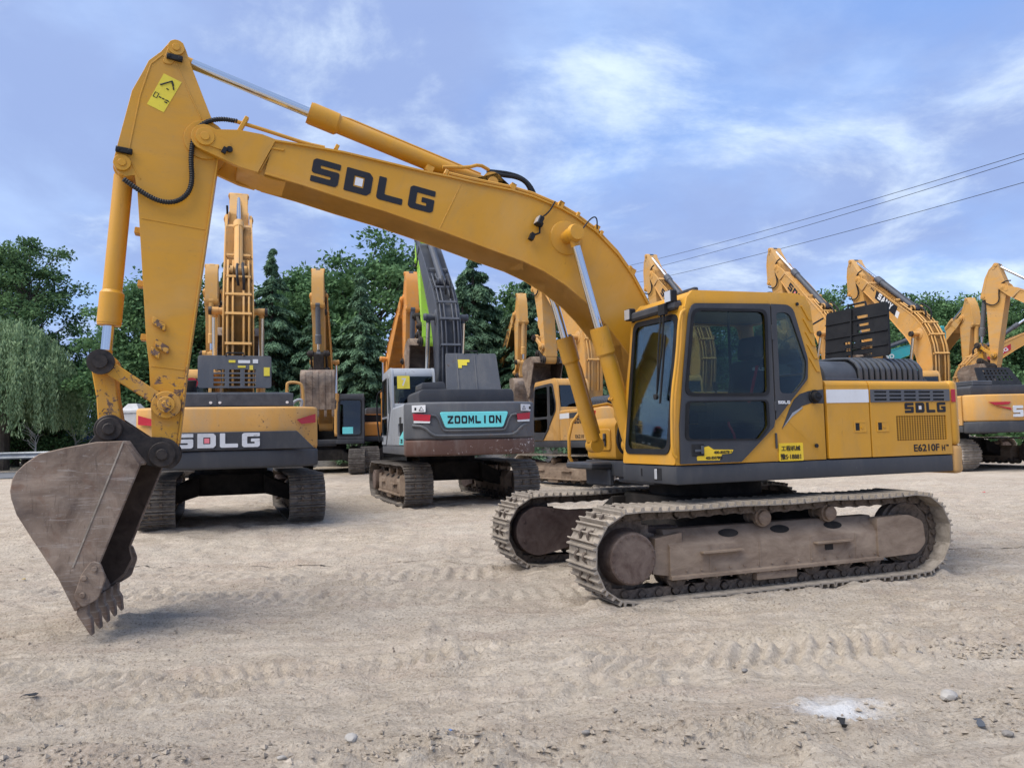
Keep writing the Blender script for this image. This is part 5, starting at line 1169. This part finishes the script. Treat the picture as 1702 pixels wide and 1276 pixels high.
# dark growth under and behind the tree row: nobody could count it
P = []
rg = np.random.default_rng(44); n = 26000
uu = rg.uniform(-120, 1900, n); dd = rg.uniform(44, 58, n); xx = (uu - 851) / 1283 * dd; hh = rg.uniform(0, 1, n) ** 1.2 * (3.6 + 1.6 * np.sin(uu * .021) + 1.0 * np.sin(uu * .067))
zg = gz(xx, dd); keep = (uu > 240) | ((hh < 2.2) & (dd > 51)); Pn = np.stack([xx, dd, zg + hh], 1)[keep]; n = len(Pn); RNG = rg
tag(link('undergrowth', cards('undergrowth', Pn, unit(n), unit(n), rg.uniform(.3, .6, n), rg.uniform(.2, .4, n), M['broad'], rg.normal(.25, .15, n))), 'dark hedge growth under the trees behind the yard', 'undergrowth', kind='stuff')
# bare whitewashed saplings by the road
def sapling(u, d, h, lb):
    x = px(u, d); mb = MB(); rg_ = random.Random(int(u)); b0 = (0, 0, -.2); mb.tube([b0, (.03, 0, h * .5), (0, 0, h * .55)], [.045, .035, .03], 6)
    for k in range(9):
        a = rg_.uniform(0, 6.28); z = h * (.42 + .04 * k); l = h * rg_.uniform(.12, .42); k1 = rg_.uniform(.3, .9); q1 = (math.cos(a) * l * .5, math.sin(a) * l * .5, z + l * .5 * k1); mb.tube([(0, 0, z * .9), q1, (math.cos(a + rg_.uniform(-.6, .6)) * l, math.sin(a) * l, z + l * k1 * rg_.uniform(.8, 1.3))], [.018, .012, .005], 4); mb.tube([q1, (q1[0] + rg_.uniform(-.3, .3), q1[1], q1[2] + rg_.uniform(.1, .5))], [.01, .004], 4)
    o = empty('sapling', (x, d, Y_(x, d))); tag(o, lb, 'sapling', 'bare saplings by the road'); mb.obj('trunk', M['palebark'], o)
sapling(58, 36, 2.5, 'bare pale sapling behind the guard rail at the far left'); sapling(124, 40, 2.6, 'bare pale sapling before the blue fence'); sapling(155, 42, 2.2, 'bare pale sapling just left of the bucket link')

# ------------------------------------------------------------------ road, rail, wall, fence, wires
mb = MB(); n = 40
def strip(name, p0, p1, w, dz, mat, kind='structure', n=60):
    me_ = MB(); d = (Vector(p1) - Vector(p0)); s = Vector((-d.y, d.x)).normalized() * w / 2
    for i in range(n + 1):
        q = Vector(p0) + d * i / n
        for k in (1, -1): r_ = q + s * k; me_.v.append((r_.x, r_.y, Y_(r_.x, r_.y) + dz))
    me_.f = [(2 * i, 2 * i + 1, 2 * i + 3, 2 * i + 2) for i in range(n)]
    return tag(me_.obj(name, mat), kind=kind)
t = NT('asphalt'); M['asphalt'] = t.done(t.mix(t.ramp(t.noise(2.5, 8), .3, .7), (.10, .105, .115), (.15, .155, .165)), .9); t.bump(t.noise(60, 4), .3, .01)
strip('road', (-60, 28.5), (-8.6, 33.5), 4.5, .03, M['asphalt'])
rr0, rr1 = Vector((-46, 31.6)), Vector((-17.5, 34.6))
rail = empty('guard_rail', (rr0.x, rr0.y, 0)); tag(rail, 'galvanised crash barrier along the road at the left', 'guard rail')
mb = MB(); prof = [(-.02, 0), (.05, .06), (-.02, .13), (-.02, .18), (.05, .25), (-.02, .31)]
for i in range(31):
    q = rr0.lerp(rr1, i / 30); z = Y_(q.x, q.y) + .62
    for (o_, h_) in prof: mb.v.append((q.x - rr0.x, q.y - rr0.y - o_, z + h_))
for i in range(30):
    for k in range(5): mb.f.append((i * 6 + k, i * 6 + k + 1, i * 6 + k + 7, i * 6 + k + 6))
mb.obj('beam', M['galv'], rail)
for i in range(0, 31, 3):
    q = rr0.lerp(rr1, i / 30); z = Y_(q.x, q.y); MB().box(q.x - rr0.x - .06, q.x - rr0.x + .06, q.y - rr0.y + .06, q.y - rr0.y + .2, z - .2, z + .9).obj('post', M['galv'], rail)
fe = empty('blue_fence', (px(118, 47), 47, 0)); tag(fe, 'blue sheet metal fence at the far left beyond the road', 'fence')
for i in range(9):
    x = -2.6 + i * .62; z = Y_(fe.location.x, 47)
    MB().prism([(x, 0), (x + .1, .03), (x + .2, 0), (x + .3, .03), (x + .4, 0), (x + .5, .03), (x + .605, 0), (x + .605, -.02), (x, -.02)], z - .1, z + 1.9, 'z').obj('sheet', M['blue'], fe)
gp = empty('gate_post', (px(222, 33), 33, Y_(px(222, 33), 33))); tag(gp, 'pale concrete gate post with a pyramid cap behind the bucket link', 'gate post')
MB().box(-.36, .36, -.36, .36, -.2, 2.5).obj('shaft', M['concrete'], gp, .02)
MB().box(-.40, .40, -.40, .40, 2.5, 2.6).add([(-.4, -.4, 2.6), (.4, -.4, 2.6), (.4, .4, 2.6), (-.4, .4, 2.6), (-.18, -.18, 2.9), (.18, -.18, 2.9), (.18, .18, 2.9), (-.18, .18, 2.9)], [(0, 1, 5, 4), (1, 2, 6, 5), (2, 3, 7, 6), (3, 0, 4, 7), (4, 5, 6, 7)]).obj('cap', M['concrete'], gp)
t = NT('grey_brickwork'); bk = t.n('ShaderNodeTexBrick'); mp = t.n('ShaderNodeMapping'); mp.inputs['Rotation'].default_value = (R(90), 0, 0); t.t.links.new(t.tc.outputs['Object'], mp.inputs[0]); t.t.links.new(mp.outputs[0], bk.inputs[0])
bk.inputs['Color1'].default_value = (.20, .20, .205, 1); bk.inputs['Color2'].default_value = (.30, .295, .29, 1); bk.inputs['Mortar'].default_value = (.42, .41, .40, 1); bk.inputs['Scale'].default_value = 4.; t.bump(bk.outputs['Fac'], .5, -.02); M['brick'] = t.done(bk.outputs[0], .9)
x0, x1 = px(300, 34), px(1010, 34)
wl_ = MB().box(x0, x1, 33.9, 34.1, .2, 2.35); tag(wl_.obj('yard_wall', M['brick']), 'grey brick yard wall seen between the parked machines', 'wall')
def wire(p, q, sag, lb):
    P = []
    for i in range(41): t_ = i / 40; v = Vector(p).lerp(Vector(q), t_); v.z -= sag * 4 * t_ * (1 - t_); P.append(v)
    tag(MB().tube(P, .016, 5).obj('power_line', M['rubber']), lb, 'power line', 'overhead wires')
def ray(u, v, d):
    x = (u - 851) / 1283.; y = (638 - v) / 1283.; r = R(-1.316); x, y = x * math.cos(r) - y * math.sin(r), x * math.sin(r) + y * math.cos(r); a = R(3.981)
    v_ = Vector((x, math.cos(a) - y * math.sin(a), math.sin(a) + y * math.cos(a))); return Vector((0, 0, 1.634)) + v_ * (d / v_.y)
for (a, b_, lb) in (((1790, 228), (1000, 452), 'topmost thin black wire crossing the sky at the right'), ((1790, 236), (1000, 466), 'middle thin black wire crossing the sky at the right'), ((1790, 278), (1000, 482), 'lowest thin black wire crossing the sky at the right')):
    wire(ray(*a, 34), ray(*b_, 75), .35, lb)

# ------------------------------------------------------------------ stones and litter
def gnd(x, y):
    i = int(np.searchsorted(gy, y)); j = int(np.searchsorted(gx, x)); return float(Z[i, j])
def stone(x, y, sx, sy, sz, mat, lb, name='stone', cat='stone', seed=0, sink=.3):
    bm = bmesh.new(); bmesh.ops.create_icosphere(bm, subdivisions=2, radius=1); rg_ = random.Random(seed + int(x * 100))
    off = [(rg_.uniform(-1, 1), rg_.uniform(-1, 1), rg_.uniform(-1, 1)) for _ in range(7)]
    for v in bm.verts:
        k = 1
        for o_ in off: k = min(k, .72 + .35 * abs(1.0 - v.co.dot(Vector(o_).normalized())))
        v.co = Vector((v.co.x * sx * k, v.co.y * sy * k, v.co.z * sz * k))
    me_ = bpy.data.meshes.new(name); bm.to_mesh(me_); bm.free(); me_.materials.append(mat); me_.shade_smooth(); me_.set_sharp_from_angle(angle=R(25))
    return tag(link(name, me_, None, (x, y, gnd(x, y) + sz * (1 - sink) - .005), (0, 0, rg_.uniform(0, 6))), lb, cat)
M['stone'] = dusty('pale_stone', (.30, .28, .255), (.48, .46, .43), .9, 0, 7, 0, .5); M['stone2'] = dusty('grey_stone', (.16, .15, .14), (.30, .28, .26), .9, 0, 7, 0, .5)
def gp_(u, v):       # ground point seen at a pixel
    d0 = ray(u, v, 1.) - Vector((0, 0, 1.634)); t_ = -1.634 / d0.z; return d0.x * t_, d0.y * t_
for (u, v, a, lb, mt) in ((692, 1213, .055, 'pale stone on the soil heap at the bottom centre', 'stone'), (584, 1226, .06, 'flat pale stone half buried left of the soil heap', 'stone'), (1577, 1160, .085, 'flat pale stone right of the white powder', 'stone'), (975, 1227, .03, 'small dark stone below the track prints', 'stone2'), (998, 1222, .025, 'tiny pale stone beside a dark one', 'stone'),
                       (1477, 1037, .03, 'dark clod at the lower right of the near track', 'stone2'), (1528, 1087, .035, 'grey clod right of the track prints', 'stone2'), (467, 1262, .03, 'small pale stone at the bottom edge left of centre', 'stone'), (1237, 1118, .03, 'small pale stone left of the white powder', 'stone2'), (1675, 1225, .04, 'brown stone near the right edge', 'stone2'), (742, 1225, .045, 'broken pale lump in the soil heap beside a blue scrap', 'stone'), (98, 1208, .035, 'dark clod at the lower left', 'stone2')):
    x, y = gp_(u, v); stone(x, y, a, a * .75, a * .45, M[mt], lb, seed=u)
def scrap(u, v, pts, mat, lb, name, cat):
    x, y = gp_(u, v); mb = MB(); P_ = [Vector((p[0], 0, p[1])) for p in pts]; Q_ = [P_[0].lerp(P_[1], k / 3) if 0 else P_[min(len(P_) - 2, k // 3)].lerp(P_[min(len(P_) - 1, k // 3 + 1)], (k % 3) / 3) for k in range(3 * len(P_) - 2)]; mb.ribbon([(q.x * .62, q.z * .7 + random.uniform(-.006, .006)) for q in Q_], -.014, .014, .003); mb.map(lambda p: (p.x, p.y * (1 + .5 * math.sin(p.x * 60)), p.z + .25 * abs(p.y) * math.sin(p.x * 45))); tag(mb.obj(name, mat, None, loc=(x, y, gnd(x, y) + .012), rot=(R(8), 0, R(u * 7 % 360))), lb, cat)
scrap(40, 964, [(-.05, 0), (0, .02), (.06, .0)], flat('dry_leaf', (.55, .38, .05), .7), 'dry yellow leaf lying left of the bucket', 'fallen_leaf', 'leaf')
scrap(1400, 1220, [(-.09, .03), (-.05, .0), (.02, .035), (.06, .015), (.10, .02)], M['rubber'], 'curled dark rubber scrap below the white powder', 'rubber_scrap', 'scrap')
scrap(1630, 1212, [(-.12, .01), (-.02, .03), (.12, .005)], M['hoodgrey'], 'flat grey plastic scrap near the right edge', 'plastic_scrap', 'scrap')
scrap(750, 1210, [(-.03, 0), (0, .02), (.03, .0)], flat('blue_scrap', (.10, .17, .36), .6), 'blue plastic scrap in the soil heap', 'plastic_scrap', 'scrap')
scrap(1636, 834, [(-.07, .0), (0, .02), (.07, .0)], flat('red_scrap', (.6, .05, .06), .6), 'small red scrap on the dirt at the right', 'plastic_scrap', 'scrap')
scrap(50, 1165, [(-.10, .0), (0, .015), (.12, .0)], M['rubber'], 'thin dark strip on the ground at the lower left', 'rubber_scrap', 'scrap')
# gravel and crumbs
rg = np.random.default_rng(9); mb = MB(); base = [(1, 0, 0), (-.5, .87, 0), (-.5, -.87, 0), (.1, .1, .9), (0, 0, -.6)]
for k in range(4600):
    y = 3.2 + rg.uniform(0, 1) ** 1.6 * 9; x = rg.uniform(-.75, .8) * y
    hp = rg.uniform() < .4
    if hp:
        hx, hy, hr = ((-.35, 4.0, .9), (-.35, 4.25, .5), (1.3, 4.3, 1.0), (2.9, 4.6, .7), (-2.1, 4.2, .6), (3.4, 5.7, .4))[rg.integers(0, 6)]; x = hx + rg.normal(0, hr * .6); y = max(3.1, hy + rg.normal(0, .16))
    s = .006 + (.020 if hp else .011) * rg.uniform() ** 3; a = rg.uniform(0, 6.28); z = gnd(x, y) + s * .25
    q = [(x + s * (vx * math.cos(a) - vy * math.sin(a)) * rg.uniform(.6, 1.4), y + s * (vx * math.sin(a) + vy * math.cos(a)) * rg.uniform(.6, 1.4), z + s * vz * .8) for vx, vy, vz in base]
    mb.add(q, [(0, 1, 3), (1, 2, 3), (2, 0, 3), (1, 0, 4), (2, 1, 4), (0, 2, 4)])
M['grit'] = dusty('dirt_grit', (.24, .20, .155), (.46, .40, .33), .95, 0, 7, 0, .5)
tag(mb.obj('gravel', M['grit']), 'small grit and crumbs scattered over the dirt', 'gravel', kind='stuff')
